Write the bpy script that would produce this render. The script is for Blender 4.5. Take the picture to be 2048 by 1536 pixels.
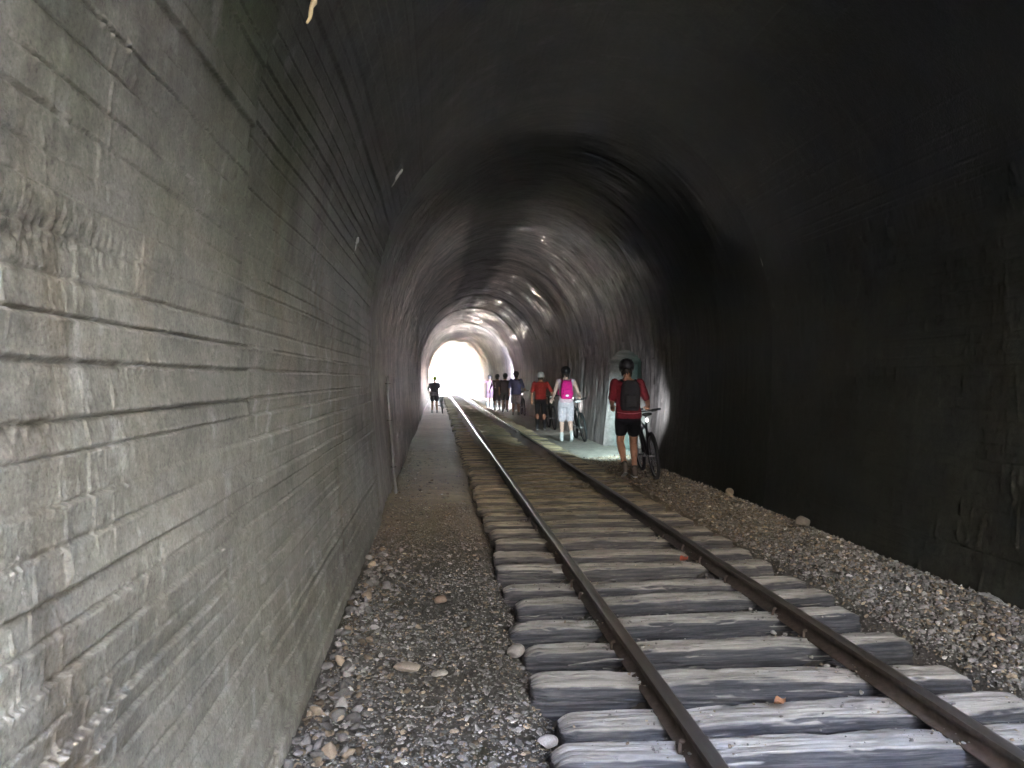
import bpy, math, random
import numpy as np
from mathutils import Vector, Matrix, Euler
R = math.radians
random.seed(7); rng = np.random.default_rng(11)
SC = bpy.context.scene
for o in list(bpy.data.objects): bpy.data.objects.remove(o)
COL = SC.collection

# ------------------------------------------------------------------ camera, sky, sun, exposure
cam = bpy.data.cameras.new('camera'); cam.lens = 26.37; cam.sensor_width = 36; cam.clip_start = .05; cam.clip_end = 3000
camo = bpy.data.objects.new('camera', cam); COL.objects.link(camo)
camo.location = (0, 0, 1.48); camo.rotation_euler = (R(90 - .38), 0, R(-5.67)); SC.camera = camo

SUN_EL, SUN_AZ = 50, 40          # azimuth clockwise from +Y (down the tunnel) towards +X
w = bpy.data.worlds.new('World'); SC.world = w; w.use_nodes = True
nt = w.node_tree; bg = nt.nodes['Background']
sky = nt.nodes.new('ShaderNodeTexSky'); sky.sky_type = 'NISHITA'; sky.sun_disc = False
sky.sun_elevation = R(SUN_EL); sky.sun_rotation = R(SUN_AZ); sky.air_density = .8; sky.dust_density = 2.5; sky.ozone_density = .6
nt.links.new(sky.outputs[0], bg.inputs[0]); bg.inputs[1].default_value = .15
sun = bpy.data.lights.new('sun', 'SUN'); sun.energy = 5; sun.angle = R(.5); sun.color = (1, .95, .87)
suno = bpy.data.objects.new('sun', sun); COL.objects.link(suno)
az, el = R(SUN_AZ), R(SUN_EL)
sd = Vector((math.sin(az) * math.cos(el), math.cos(az) * math.cos(el), math.sin(el)))
suno.rotation_euler = sd.to_track_quat('Z', 'Y').to_euler(); suno.location = (0, -20, 40)
SC.view_settings.view_transform = 'Standard'; SC.view_settings.look = 'None'
SC.view_settings.exposure = 9.65; SC.view_settings.gamma = 1
cy = SC.cycles
cy.use_denoising = True; cy.denoiser = 'OPENIMAGEDENOISE'; cy.max_bounces = 10; cy.diffuse_bounces = 7; cy.glossy_bounces = 3
cy.sample_clamp_indirect = 6; cy.use_adaptive_sampling = False; cy.caustics_reflective = False; cy.caustics_refractive = False

# ------------------------------------------------------------------ numpy helpers
_T = [np.random.default_rng(100 + i).random((256, 256)) for i in range(16)]
def vn(x, y, seed=0):
    t = _T[seed % 16]; x = np.asarray(x, float) + seed * 17.31; y = np.asarray(y, float) + seed * 7.77
    xi = np.floor(x).astype(int); yi = np.floor(y).astype(int); fx = x - xi; fy = y - yi
    fx = fx * fx * (3 - 2 * fx); fy = fy * fy * (3 - 2 * fy)
    a = t[xi & 255, yi & 255]; b = t[(xi + 1) & 255, yi & 255]; c = t[xi & 255, (yi + 1) & 255]; d = t[(xi + 1) & 255, (yi + 1) & 255]
    return (a * (1 - fx) + b * fx) * (1 - fy) + (c * (1 - fx) + d * fx) * fy
def fbm(x, y, seed=0, o=4, g=.5):
    v = 0; a = 1; n = 0
    for i in range(o):
        v = v + a * vn(np.asarray(x) * 2 ** i, np.asarray(y) * 2 ** i, seed + i); n += a; a *= g
    return v / n
def ss(a, b, x):
    t = np.clip((x - a) / (b - a), 0, 1); return t * t * (3 - 2 * t)
def gridf(nr, nc):
    i = np.arange(nr - 1)[:, None] * nc + np.arange(nc - 1)[None, :]
    return np.stack([i, i + 1, i + nc + 1, i + nc], -1).reshape(-1, 4)
def link(o, parent=None):
    COL.objects.link(o)
    if parent is not None: o.parent = parent
    return o
def mk(name, v, f, mat, parent=None, col=None, smooth=True):
    v = np.ascontiguousarray(v, np.float32); f = np.ascontiguousarray(f, np.int32); k = f.shape[1]
    m = bpy.data.meshes.new(name); m.vertices.add(len(v)); m.vertices.foreach_set('co', v.ravel())
    m.loops.add(f.size); m.loops.foreach_set('vertex_index', f.ravel())
    m.polygons.add(len(f)); m.polygons.foreach_set('loop_start', np.arange(len(f), dtype=np.int32) * k)
    m.update(calc_edges=True)
    if smooth: m.polygons.foreach_set('use_smooth', np.ones(len(f), bool))
    if col is not None:
        a = m.color_attributes.new('Col', 'FLOAT_COLOR', 'POINT')
        a.data.foreach_set('color', (col if col.shape[1] == 4 else np.concatenate([col, np.ones((len(col), 1))], 1)).astype(np.float32).ravel())
    m.materials.append(mat)
    return link(bpy.data.objects.new(name, m), parent)
def tag(o, label=None, cat=None, group=None, kind=None):
    if label: o['label'] = label
    if cat: o['category'] = cat
    if group: o['group'] = group
    if kind: o['kind'] = kind
    return o
def empty(name, loc, rz=0):
    o = bpy.data.objects.new(name, None); o.location = loc; o.rotation_euler = (0, 0, rz); o.empty_display_size = .1
    return link(o)

class MB:                                    # collects closed shapes, builds ONE mesh object
    def __init__(s): s.v = []; s.f = []
    def add(s, vs, fs):
        k = len(s.v); s.v += [tuple(p) for p in vs]; s.f += [tuple(i + k for i in q) for q in fs]
    def loft(s, rings, cap=True):            # rings: list of equally long vertex lists
        n = len(rings[0]); vs = [p for r in rings for p in r]; fs = []
        for i in range(len(rings) - 1):
            for j in range(n):
                a = i * n + j; b = i * n + (j + 1) % n; fs.append((a, b, b + n, a + n))
        if cap: fs.append(tuple(range(n))[::-1]); fs.append(tuple(range((len(rings) - 1) * n, len(rings) * n)))
        s.add(vs, fs)
    def tube(s, pts, rad, n=10, flat=1.0, side=None, dome=True):   # tapered tube through points
        pts = [Vector(p) for p in pts]; rad = list(rad) if hasattr(rad, '__len__') else [rad] * len(pts)
        rings = []; prev = None; N = len(pts)
        def frame(d):
            nonlocal prev
            u = Vector(side) if side is not None else (prev if prev is not None else (Vector((1, 0, 0)) if abs(d.x) < .8 else Vector((0, 1, 0))))
            u = (u - d * u.dot(d)).normalized(); prev = u; return u, d.cross(u)
        def ring(c, r, d):
            u, w_ = frame(d); return [c + u * (r * math.cos(2 * math.pi * k / n)) + w_ * (r * flat * math.sin(2 * math.pi * k / n)) for k in range(n)]
        for i, p in enumerate(pts):
            d = ((pts[min(i + 1, N - 1)] - pts[max(i - 1, 0)])).normalized()
            if i == 0 and dome:
                for t in (80, 50, 25): rings.append(ring(p - d * rad[0] * math.sin(R(t)), rad[0] * math.cos(R(t)), d))
            rings.append(ring(p, rad[i], d))
            if i == N - 1 and dome:
                for t in (25, 50, 80): rings.append(ring(p + d * rad[-1] * math.sin(R(t)), rad[-1] * math.cos(R(t)), d))
        s.loft(rings); return s
    def ell(s, c, r, n=14, m=10, rot=None):
        M = rot or Matrix.Identity(3); c = Vector(c); rings = []
        for i in range(1, m):
            a = math.pi * i / m
            rings.append([c + M @ Vector((r[0] * math.sin(a) * math.cos(2 * math.pi * j / n), r[1] * math.sin(a) * math.sin(2 * math.pi * j / n), -r[2] * math.cos(a))) for j in range(n)])
        s.loft(rings); return s
    def torus(s, c, Rr, r, axis='x', n=40, m=8, rz=1.0):
        c = Vector(c); vs = []; fs = []
        for i in range(n):
            a = 2 * math.pi * i / n
            for j in range(m):
                b = 2 * math.pi * j / m; q = Rr + r * math.cos(b); h = r * rz * math.sin(b)
                vs.append(c + (Vector((h, q * math.cos(a), q * math.sin(a))) if axis == 'x' else Vector((q * math.cos(a), q * math.sin(a), h))))
        for i in range(n):
            for j in range(m):
                fs.append((i * m + j, i * m + (j + 1) % m, ((i + 1) % n) * m + (j + 1) % m, ((i + 1) % n) * m + j))
        s.add(vs, fs); return s
    def box(s, c, d, rot=None, bev=.0):
        M = rot or Matrix.Identity(3); c = Vector(c); x, y, z = d[0] / 2, d[1] / 2, d[2] / 2; b = bev or min(d) * .12
        def rc(zz, i): return [c + M @ Vector(p) for p in ((x - i, y - b - i * 0, zz), (x - b, y - i, zz), (-x + b, y - i, zz), (-x + i, y - b, zz), (-x + i, -y + b, zz), (-x + b, -y + i, zz), (x - b, -y + i, zz), (x - i, -y + b, zz))]
        s.loft([rc(-z, b * .8), rc(-z + b, 0), rc(z - b, 0), rc(z, b * .8)]); return s
    def build(s, name, mat, parent=None, smooth=True):
        m = bpy.data.meshes.new(name); m.from_pydata(s.v, [], s.f); m.update()
        if smooth: m.polygons.foreach_set('use_smooth', [True] * len(m.polygons))
        m.materials.append(mat); return link(bpy.data.objects.new(name, m), parent)
    def solid(s, name, mat, parent=None, vox=.012, sm=3, wrinkle=0):   # fuse everything into one continuous skin
        o = s.build(name, mat, None); md = o.modifiers.new('r', 'REMESH'); md.mode = 'VOXEL'; md.voxel_size = vox; md.use_smooth_shade = True
        m2 = o.modifiers.new('s', 'SMOOTH'); m2.iterations = sm; m2.factor = .5
        dg = bpy.context.evaluated_depsgraph_get(); ev = o.evaluated_get(dg)
        me = bpy.data.meshes.new_from_object(ev, depsgraph=dg); o.modifiers.clear(); old = o.data; o.data = me; bpy.data.meshes.remove(old); me.name = name
        if not me.materials: me.materials.append(mat)
        if wrinkle:
            k = len(me.vertices); co = np.empty(k * 3, np.float32); no = np.empty(k * 3, np.float32)
            me.vertices.foreach_get('co', co); me.vertex_normals.foreach_get('vector', no)
            co = co.reshape(-1, 3); no = no.reshape(-1, 3); ang = np.arctan2(co[:, 1], co[:, 0] + 1e-6)
            d = (fbm(co[:, 2] * 14 + co[:, 0] * 9, ang * 2.2 + co[:, 2] * 4, 3, 3) - .5) * 2 * wrinkle
            me.vertices.foreach_set('co', (co + no * d[:, None]).ravel().astype(np.float32)); me.update()
        me.polygons.foreach_set('use_smooth', np.ones(len(me.polygons), bool))
        if parent is not None: o.parent = parent
        return o

# ------------------------------------------------------------------ materials
class NT:
    def __init__(s, name):
        s.m = bpy.data.materials.new(name); s.m.use_nodes = True; s.t = s.m.node_tree; s.b = s.t.nodes['Principled BSDF']
    def n(s, t, **k):
        q = s.t.nodes.new(t)
        for a, v in k.items():
            if a[0] == '_': q.inputs[a[1:].replace('_', ' ')].default_value = v
            else: setattr(q, a, v)
        return q
    def l(s, a, b): s.t.links.new(a, b)
    def noise(s, scale, detail=4, rough=.5, stretch=None):
        tc = s.n('ShaderNodeTexCoord'); src = tc.outputs['Object']
        if stretch:
            mp = s.n('ShaderNodeMapping'); mp.inputs['Scale'].default_value = stretch; s.l(src, mp.inputs[0]); src = mp.outputs[0]
        q = s.n('ShaderNodeTexNoise', _Scale=scale, _Detail=detail, _Roughness=rough); s.l(src, q.inputs['Vector']); return q.outputs[0]
    def ramp(s, src, stops):
        r = s.n('ShaderNodeValToRGB'); e = r.color_ramp.elements
        while len(e) < len(stops): e.new(.5)
        for q, (p, c) in zip(e, stops): q.position = p; q.color = (*c, 1) if len(c) == 3 else c
        s.l(src, r.inputs[0]); return r.outputs[0]
    def mix(s, f, a, b, mode='MIX'):
        q = s.n('ShaderNodeMix', data_type='RGBA', blend_type=mode)
        for i, v in ((0, f), (6, a), (7, b)):
            if isinstance(v, (int, float)): q.inputs[i].default_value = v
            elif isinstance(v, tuple): q.inputs[i].default_value = (*v, 1)
            else: s.l(v, q.inputs[i])
        return q.outputs[2]
    def bump(s, src, strength=.3, dist=.005, nrm=None):
        q = s.n('ShaderNodeBump', _Strength=strength, _Distance=dist); s.l(src, q.inputs['Height'])
        if nrm is not None: s.l(nrm, q.inputs['Normal'])
        return q.outputs[0]
    def fin(s, col, rough=.9, nrm=None, spec=.25, metal=0):
        if isinstance(col, tuple): s.b.inputs['Base Color'].default_value = (*col, 1)
        else: s.l(col, s.b.inputs['Base Color'])
        if isinstance(rough, (int, float)): s.b.inputs['Roughness'].default_value = rough
        else: s.l(rough, s.b.inputs['Roughness'])
        s.b.inputs['Specular IOR Level'].default_value = spec; s.b.inputs['Metallic'].default_value = metal
        if nrm is not None: s.l(nrm, s.b.inputs['Normal'])
        return s.m
def g3(v): return (v, v, v)
def m_attr(name, lo, hi, scale, bscale, bstr, bdist, rough=.9, spec=.25, pits=False):
    t = NT(name); a = t.n('ShaderNodeAttribute', attribute_name='Col').outputs['Color']
    k = t.ramp(t.noise(scale, 6, .65), [(.28, g3(lo)), (.72, g3(hi))])
    k2 = t.ramp(t.noise(scale * 9, 3, .6), [(.3, g3(.82)), (.7, g3(1.15))])
    c = t.mix(1.0, t.mix(1.0, a, k, 'MULTIPLY'), k2, 'MULTIPLY')
    if pits: c = t.mix(1.0, c, t.ramp(t.noise(95, 4, .7), [(.30, g3(.62)), (.47, g3(.98)), (.55, g3(1.02)), (.75, g3(1.4))]), 'MULTIPLY')
    nb = t.bump(t.noise(bscale, 7, .7), bstr, bdist)
    if pits:
        tc = t.n('ShaderNodeTexCoord'); vo = t.n('ShaderNodeTexVoronoi', _Scale=38.0); t.l(tc.outputs['Object'], vo.inputs['Vector'])
        nb = t.bump(t.ramp(vo.outputs['Distance'], [(.05, g3(0)), (.16, g3(1))]), .35, .003, nb)
    return t.fin(c, rough, nb, spec)
M = {}
M['conc'] = m_attr('concrete', .68, 1.3, 2.6, 60, .7, .008, .85, .18, True)
def m_lining(name, spec):
    t = NT(name); at_ = t.n('ShaderNodeAttribute', attribute_name='Col'); a = at_.outputs['Color']; rough = at_.outputs['Alpha']
    n1 = t.noise(1.6, 7, .7, (1, 9, 1)); k = t.ramp(n1, [(.3, g3(.6)), (.7, g3(1.3))]); k2 = t.ramp(t.noise(14, 5, .65, (1, 3, 1)), [(.3, g3(.75)), (.7, g3(1.2))])
    bs_ = t.n('ShaderNodeMapRange'); t.l(rough, bs_.inputs['Value'])
    for q, v in (('From Min', .40), ('From Max', .86), ('To Min', 1.0), ('To Max', .12)): bs_.inputs[q].default_value = v
    nb = t.bump(t.noise(2.6, 9, .78, (1, 10, 1)), 1.0, .10); t.l(bs_.outputs[0], nb.node.inputs['Strength']); nb = t.bump(t.noise(24, 6, .7), .6, .012, nb)
    mr = t.n('ShaderNodeMapRange'); t.l(rough, mr.inputs['Value'])
    for q, v in (('From Min', .38), ('From Max', .86), ('To Min', spec), ('To Max', .12)): mr.inputs[q].default_value = v
    m_ = t.fin(t.mix(1.0, t.mix(1.0, a, k, 'MULTIPLY'), k2, 'MULTIPLY'), rough, nb, spec); t.l(mr.outputs[0], t.b.inputs['Specular IOR Level']); return m_
M['lining'] = m_lining('rough_lining', .7)
M['dirt'] = m_attr('dirt', .7, 1.3, 5, 55, 1.0, .02, .72, .4)
M['stone'] = m_attr('stone', .75, 1.25, 18, 60, .35, .004, .85, .3)
M['hill'] = m_attr('hill', .6, 1.4, .4, 4, 1, .2, .95, .1)
def m_plain(name, c, var=.25, scale=20, rough=.8, spec=.3, metal=0, bs=0, bd=.002):
    t = NT(name); k = t.ramp(t.noise(scale, 4, .6), [(.3, g3(1 - var)), (.7, g3(1 + var))])
    nb = t.bump(t.noise(scale * 3, 4, .6), bs, bd) if bs else None
    return t.fin(t.mix(1.0, c, k, 'MULTIPLY'), rough, nb, spec, metal)
# timber: dark creosoted wood with pale dust lying on whatever faces up
t = NT('sleeper_timber')
wood = t.ramp(t.noise(10, 8, .75, (.28, 2.6, 8)), [(.28, (.012, .013, .018)), (.46, (.040, .043, .052)), (.58, (.085, .087, .095)), (.75, (.20, .195, .19))])
grain = t.ramp(t.noise(16, 8, .72, (.09, 2.6, 1)), [(.30, g3(.28)), (.42, g3(.85)), (.7, g3(1.22))])
dust = t.mix(1.0, t.ramp(t.noise(4, 6, .65, (.5, 1.2, 1)), [(.28, (.22, .212, .20)), (.48, (.36, .35, .33)), (.72, (.48, .465, .44))]), grain, 'MULTIPLY')
oi = t.n('ShaderNodeObjectInfo'); oy = t.n('ShaderNodeSeparateXYZ'); t.l(oi.outputs['Location'], oy.inputs[0]); om = t.n('ShaderNodeMapRange'); t.l(oy.outputs['Y'], om.inputs['Value'])
om.inputs['From Min'].default_value = 4.5; om.inputs['From Max'].default_value = 9
dust = t.mix(om.outputs[0], dust, t.mix(1.0, dust, (1.25, 1.02, .66), 'MULTIPLY')); wood = t.mix(om.outputs[0], wood, t.mix(1.0, wood, (1.9, 1.5, .95), 'MULTIPLY'))
ge = t.n('ShaderNodeNewGeometry'); sx = t.n('ShaderNodeSeparateXYZ'); t.l(ge.outputs['Normal'], sx.inputs[0])
ad = t.n('ShaderNodeMath', operation='MULTIPLY_ADD'); t.l(t.noise(11, 7, .7, (.35, 1, 1)), ad.inputs[0]); ad.inputs[1].default_value = .6; t.l(sx.outputs['Z'], ad.inputs[2])
dm = t.ramp(ad.outputs[0], [(.98, g3(0)), (1.42, g3(1))])
dm = t.n('ShaderNodeMapRange'); t.l(ad.outputs[0], dm.inputs['Value']); dm.inputs['From Min'].default_value = .86; dm.inputs['From Max'].default_value = 1.26; dm = dm.outputs[0]
M['wood'] = t.fin(t.mix(dm, wood, dust), .62, t.bump(t.noise(16, 9, .75, (.09, 2.4, 2)), .9, .012), .25)
t = NT('rail_steel')
rs = t.ramp(t.noise(30, 5, .6), [(.3, (.055, .042, .034)), (.7, (.11, .085, .068))])
M['rail'] = t.fin(rs, .75, t.bump(t.noise(90, 4), .3, .002), .4, .2)
t = NT('rail_running_surface')
M['railtop'] = t.fin(t.ramp(t.noise(14, 4, .6, (1, .1, 1)), [(.3, (.13, .115, .10)), (.7, (.22, .20, .18))]), .42, t.bump(t.noise(80, 3, .5, (1, .1, 1)), .1, .001), .5, .75)
M['pipe'] = m_plain('pipe_zinc', (.2, .19, .17), .25, 14, .6, .4, 0, .3)
M['drip'] = m_plain('calcite', (.46, .36, .2), .35, 25, .6, .4, 0, .5, .004)
M['mortar'] = m_plain('mortar', (.36, .36, .34), .25, 16, .9, .2, 0, .8, .01)
M['shadestone'] = m_plain('shade_tinted_stone', (.018, .023, .032), .3, 6, .9)  # arch lies in shade; that bluish dark is put into its colour
M['leafr'] = m_plain('dry_leaf_red', (.30, .06, .03), .3, 60, .7); M['leafo'] = m_plain('dry_leaf_orange', (.30, .15, .08), .3, 60, .7)
M['tyre'] = m_plain('rubber', (.02, .02, .02), .2, 40, .7, .3, 0, .3)
M['black'] = m_plain('black_paint', (.015, .015, .017), .15, 30, .35, .5)
M['dkgreen'] = m_plain('dark_green_paint', (.012, .03, .027), .15, 30, .35, .5)
M['metal'] = m_plain('alloy', (.45, .45, .46), .1, 30, .35, .5, .9)
M['white'] = m_plain('white_plastic', (.75, .75, .74), .08, 30, .5, .4)
M['reflect'] = m_plain('reflective_tape', (.8, .8, .8), .05, 40, .3, .8)
def m_emit(name, c, e):
    t = NT(name); t.b.inputs['Emission Color'].default_value = (*c, 1); t.b.inputs['Emission Strength'].default_value = e; return t.fin(c, .3)
M['lens'] = m_emit('lamp_lens', (.9, .95, 1), .3); M['tail'] = m_emit('tail_lamp', (1, .93, .9), .012)
def cloth(name, c, var=.2, rough=.9): return m_plain(name, c, var, 26, rough, .15, 0, .35, .004)
SKIN = m_plain('skin', (.50, .25, .155), .12, 18, .55, .35, 0, .1); SKINP = m_plain('pale_skin', (.55, .36, .29), .1, 18, .55, .35, 0, .1)
HAIR = m_plain('hair', (.03, .02, .014), .4, 60, .6, .4, 0, .6, .004)
DEYE = m_plain('eye', (.02, .015, .012), .1, 20, .2, .5)

# ------------------------------------------------------------------ tunnel: real cross-section, displaced lining
AX = 1.51                                      # tunnel axis
Y0, Y1 = -1.0, 73.0                            # portals
_h = np.concatenate([np.linspace(-.35, 1.9, 300), 1.9 + 2.6 * np.sin(np.linspace(0, math.pi / 2, 500))[1:]])
def halfw(h):
    b = 2.09 + .11 * np.sin(np.clip(h / 1.7, 0, 1) * math.pi / 2)
    e = 2.2 * np.sqrt(np.clip(1 - ((h - 1.9) / 2.6) ** 2, 0, 1)); return np.where(h < 1.9, b, e)
_w = halfw(_h); _X = np.concatenate([AX - _w, (AX + _w)[::-1][1:]]); _Z = np.concatenate([_h, _h[::-1][1:]])
_S = np.concatenate([[0], np.cumsum(np.hypot(np.diff(_X), np.diff(_Z)))]); SL = _S[-1]
s_of_h = lambda h: float(np.interp(h, _h, _S[:len(_h)]))
S_L = s_of_h(3.0); S_Rt = SL - s_of_h(2.9)
def prof(s):
    e = .004; x = np.interp(s, _S, _X); z = np.interp(s, _S, _Z)
    tx = np.interp(s + e, _S, _X) - np.interp(s - e, _S, _X); tz = np.interp(s + e, _S, _Z) - np.interp(s - e, _S, _Z)
    l = np.hypot(tx, tz); return x, z, tz / l, -tx / l     # inward normal
# form boards
bw = []; q = 0
while q < SL + .3: q += random.uniform(.05, .095) if random.random() < .88 else random.uniform(.10, .15); bw.append(q)
BB = np.array(bw); NB = len(BB)
PJ = np.array([2.83, 8.0])                     # construction joints across the near lining
ring = [8.0]; 
while ring[-1] < Y1 + 2: ring.append(ring[-1] + random.uniform(1.25, 2.1))
RING = np.array(ring)
boff = np.random.default_rng(3).normal(0, 1, (3, NB + 2)); bstr = np.random.default_rng(4).random((3, NB + 2))
btilt = np.random.default_rng(6).normal(.25, .8, (3, NB + 2))
roff = np.random.default_rng(5).normal(0, 1, len(RING) + 2)
def drips_field(Sg, Yg, out, col, n, smin, smax, ymin, ymax, seed, amp, width):
    r = np.random.default_rng(seed); sv = Sg[:, 0]; yv = Yg[0]
    for i in range(n):
        s0 = r.uniform(smin, smax); y0 = ymin * (ymax / ymin) ** r.random(); L = r.uniform(.05, .22) * (1 + 1.2 * (r.random() < .12)); wd = width * r.uniform(.5, 1.5) * (.7 + y0 * .08)
        a = amp * r.uniform(.4, 1.4); slant = r.normal(0, .10)
        i0, i1 = np.searchsorted(sv, [s0 - .02, s0 + L + .02]); j0, j1 = np.searchsorted(yv, [y0 - 5 * wd - .05, y0 + 5 * wd + .05])
        if i1 - i0 < 2 or j1 - j0 < 2: continue
        S = Sg[i0:i1, j0:j1]; Y = Yg[i0:i1, j0:j1]; tt = np.clip((S - s0) / L, 0, 1)
        yc = y0 + slant * (S - s0) + .004 * (vn(S * 14, i + 0 * S, 3) - .5)
        prof_ = tt ** .8 * (1 - ss(.8, 1, tt)) if r.random() < .5 else np.sin(math.pi * tt) ** .7   # thickest at the low end or the middle
        d = Y - yc
        out[i0:i1, j0:j1] += a * prof_ * np.exp(-(d / wd) ** 2) - .5 * a * prof_ * np.exp(-((d - 1.8 * wd) / wd) ** 2) * (i % 3 == 0)
def lining(S, Y, side):
    """inward displacement and colour of the lining at arc length S, distance Y"""
    xx, zz, _, _ = prof(S)
    pan = np.searchsorted(PJ, Y.ravel()).reshape(Y.shape); pan = np.clip(pan, 0, 2)
    near = 1 - ss(7.9, 8.02, Y)
    sw = S + .006 * (vn(Y * 1.5, pan * 3.1, 6) - .5) + .0
    bi = np.clip(np.searchsorted(BB, sw.ravel()).reshape(S.shape), 1, NB - 1)
    lo = BB[bi - 1]; hi = BB[bi]; dl = sw - lo; dh = hi - sw; e = np.minimum(dl, dh); li = np.where(dl < dh, bi, bi + 1)
    isup = dl < dh
    st = bstr[pan, li]; off = boff[pan, bi]
    fade = ss(.22, .46, fbm(Y * .7, S * 1.5, 2, 4) + .22 * ss(1.0, 2.2, zz) - .02 - .10 * ss(1.0, .6, zz) * ss(1.5, 2.2, Y))
    lf = ss(-1.2, -1.8, xx - AX); fade = fade * (.28 + .72 * lf)
    vis = fade * (.25 + .75 * st)
    d = (off * .004 * near + near * btilt[pan, bi] * .010 * ((sw - lo) / (hi - lo) - .5) * (.35 + .65 * fade)) * (.25 + .75 * lf)
    # ragged fins and grooves where the boards met
    rag = vn(Y * 70, li * 5.3, 4) * .6 + vn(Y * 150, li * 2.7, 5) * .4
    clump = ss(.42, .75, fbm(Y * 5, li * 3.7, 9, 3))
    d -= near * vis * .015 * np.exp(-(e / .004) ** 2)
    d += near * vis * (.008 + .019 * clump) * np.clip(rag - .38, 0, 1) * np.exp(-((e - .007) / .007) ** 2) * (isup | (rag > .6))
    # one badly honeycombed band near the entrance
    hb = np.exp(-((zz - 1.73 - .02 * np.sin(Y * 5)) / .032) ** 2) * (1 - ss(1.35, 1.95, Y)) * (side == 'left')
    d += hb * (.022 * (vn(Y * 75, S * 30, 7) - .62) + .012 * (vn(Y * 140, S * 60, 8) - .5) - .008)
    hb2 = np.exp(-((zz - 1.40) / .02) ** 2) * (1 - ss(1.2, 1.5, Y)) * (side == 'left')
    d += hb2 * .02 * (vn(Y * 90, S * 50, 3) - .55)
    crumb = near * vis * ss(.5, .75, rag) * np.exp(-((e - .006) / .008) ** 2) * (.35 + .65 * clump)
    # undulation, trowelled patches, pock marks
    d += .022 * (fbm(Y * .8, S * .8, 1, 3) - .5) + .006 * (fbm(Y * 7, S * 5, 5, 4) - .5) + .0022 * (fbm(Y * 45, S * 30, 6, 3) - .5)
    d += .003 * np.clip(fbm(Y * 9, S * 2.2, 10, 3) - .62, 0, 1) * 4 * ss(.4, .7, fbm(Y * .9, S * .7, 12, 3))
    # panel joint
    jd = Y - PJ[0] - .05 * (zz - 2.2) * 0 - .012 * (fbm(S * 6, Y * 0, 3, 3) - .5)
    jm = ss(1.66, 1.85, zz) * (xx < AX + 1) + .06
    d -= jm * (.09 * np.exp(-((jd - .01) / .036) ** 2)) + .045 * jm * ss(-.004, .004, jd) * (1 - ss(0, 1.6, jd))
    # rough lining beyond the second joint: short rings, each stepping a little, torn along the ring
    far = 1 - near
    ri = np.clip(np.searchsorted(RING, (Y + .06 * (fbm(S * 1.2, Y * .2, 3, 3) - .5)).ravel()).reshape(Y.shape), 0, len(RING))
    y_in = Y - RING[np.clip(ri - 1, 0, len(RING) - 1)]
    rr = .030 * roff[ri] - .09 * np.exp(-(y_in / .05) ** 2)
    streak = np.abs(fbm(Y * 11, S * 1.0, 8, 4) - .5) * 2; lump = fbm(Y * 3.2, S * 1.6, 11, 4) - .5
    flake = np.clip(vn(Y * 9, S * 2.0, 13) - .66, 0, 1) * ss(1.9, 2.6, zz)
    low = ss(.2, 2.4, zz) * .65 + .35
    grow = ss(7.9, 13, Y) * (1 - lf) + ss(7.9, 9.5, Y) * lf
    d += far * (grow * low * (rr - .10 * streak + .035 * lump + .16 * flake) - .02 * lf)
    # colour of the concrete itself, its damp, soot and rust, with some shade put in
    c = np.empty(S.shape + (3,))
    k = fbm(Y * .55, S * .7, 4, 4)[..., None]
    c[:] = np.array([.195, .191, .153]) * (1 - k) + np.array([.285, .279, .243]) * k
    moss = ss(.46, .66, fbm(Y * .9 + 3, S * .9, 7, 4)) * ss(1.5, 2.6, zz) * (1 - ss(2, 6, Y))
    c *= 1 - moss[..., None] * np.array([.55, .46, .68])
    run = ss(.56, .74, fbm(Y * 7, S * .7, 9, 4) + .08 * ss(.9, 1.7, zz) * (1 - ss(1.7, 2.1, zz))) * ss(.35, .55, fbm(Y * .8, S * .35 + 2, 13, 3))
    c *= 1 - (run * .42)[..., None] * np.array([.30, .46, .58])
    c *= 1 - (.35 * hb)[..., None]
    c *= (1 - .88 * jm * np.exp(-((jd - .01) / .034) ** 2))[..., None]  # joint dirt plus the shade of its step painted in
    blk = ss(.56, .85, fbm(Y * 9, S * 2.6, 3, 5)) * .22; c *= (1 - blk)[..., None]
    eff = ss(.70, .82, fbm(Y * 9, S * 4, 12, 4)) * .5; c = c * (1 - eff[..., None]) + np.array([.42, .41, .38]) * eff[..., None]
    c = c * (1 - .55 * crumb[..., None]) + .55 * crumb[..., None] * np.array([.44, .42, .37])
    up = ss(1.25, 3.1, zz)                       # smoke-blackened roof near the mouth; wall light fading upward painted in too
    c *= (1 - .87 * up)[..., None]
    rx = ss(AX + .2, AX + 1.6, xx)                     # right side damp and blackened, its shade deepened in the colour
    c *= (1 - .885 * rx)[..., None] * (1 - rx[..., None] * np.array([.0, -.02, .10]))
    fk = fbm(Y * 5, S * .9, 5, 4)[..., None]
    fc = np.array([.52, .43, .395]) * (1 - fk) + np.array([.68, .60, .57]) * fk; fc *= (1 - .66 * ss(34, 62, Y))[..., None] * np.where(Y[..., None] > 55, np.array([1.1, .93, .80]), 1)  # brick tint near the exit; daylight there held down by darker colour
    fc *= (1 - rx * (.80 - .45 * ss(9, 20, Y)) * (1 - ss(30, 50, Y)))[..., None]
    fc *= (1 - .75 * np.exp(-(y_in / .06) ** 2) * ss(1.2, 2.2, zz))[..., None] * (.45 + 1.1 * fbm(Y * 10, S * .8, 14, 4))[..., None]
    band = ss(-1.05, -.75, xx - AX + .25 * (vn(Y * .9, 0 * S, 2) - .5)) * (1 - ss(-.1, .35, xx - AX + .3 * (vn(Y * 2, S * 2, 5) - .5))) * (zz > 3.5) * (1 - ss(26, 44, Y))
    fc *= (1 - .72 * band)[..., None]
    fc *= (1 - .45 * (1 - ss(9, 15, Y)) * ss(2.0, 3.6, zz))[..., None]
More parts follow.
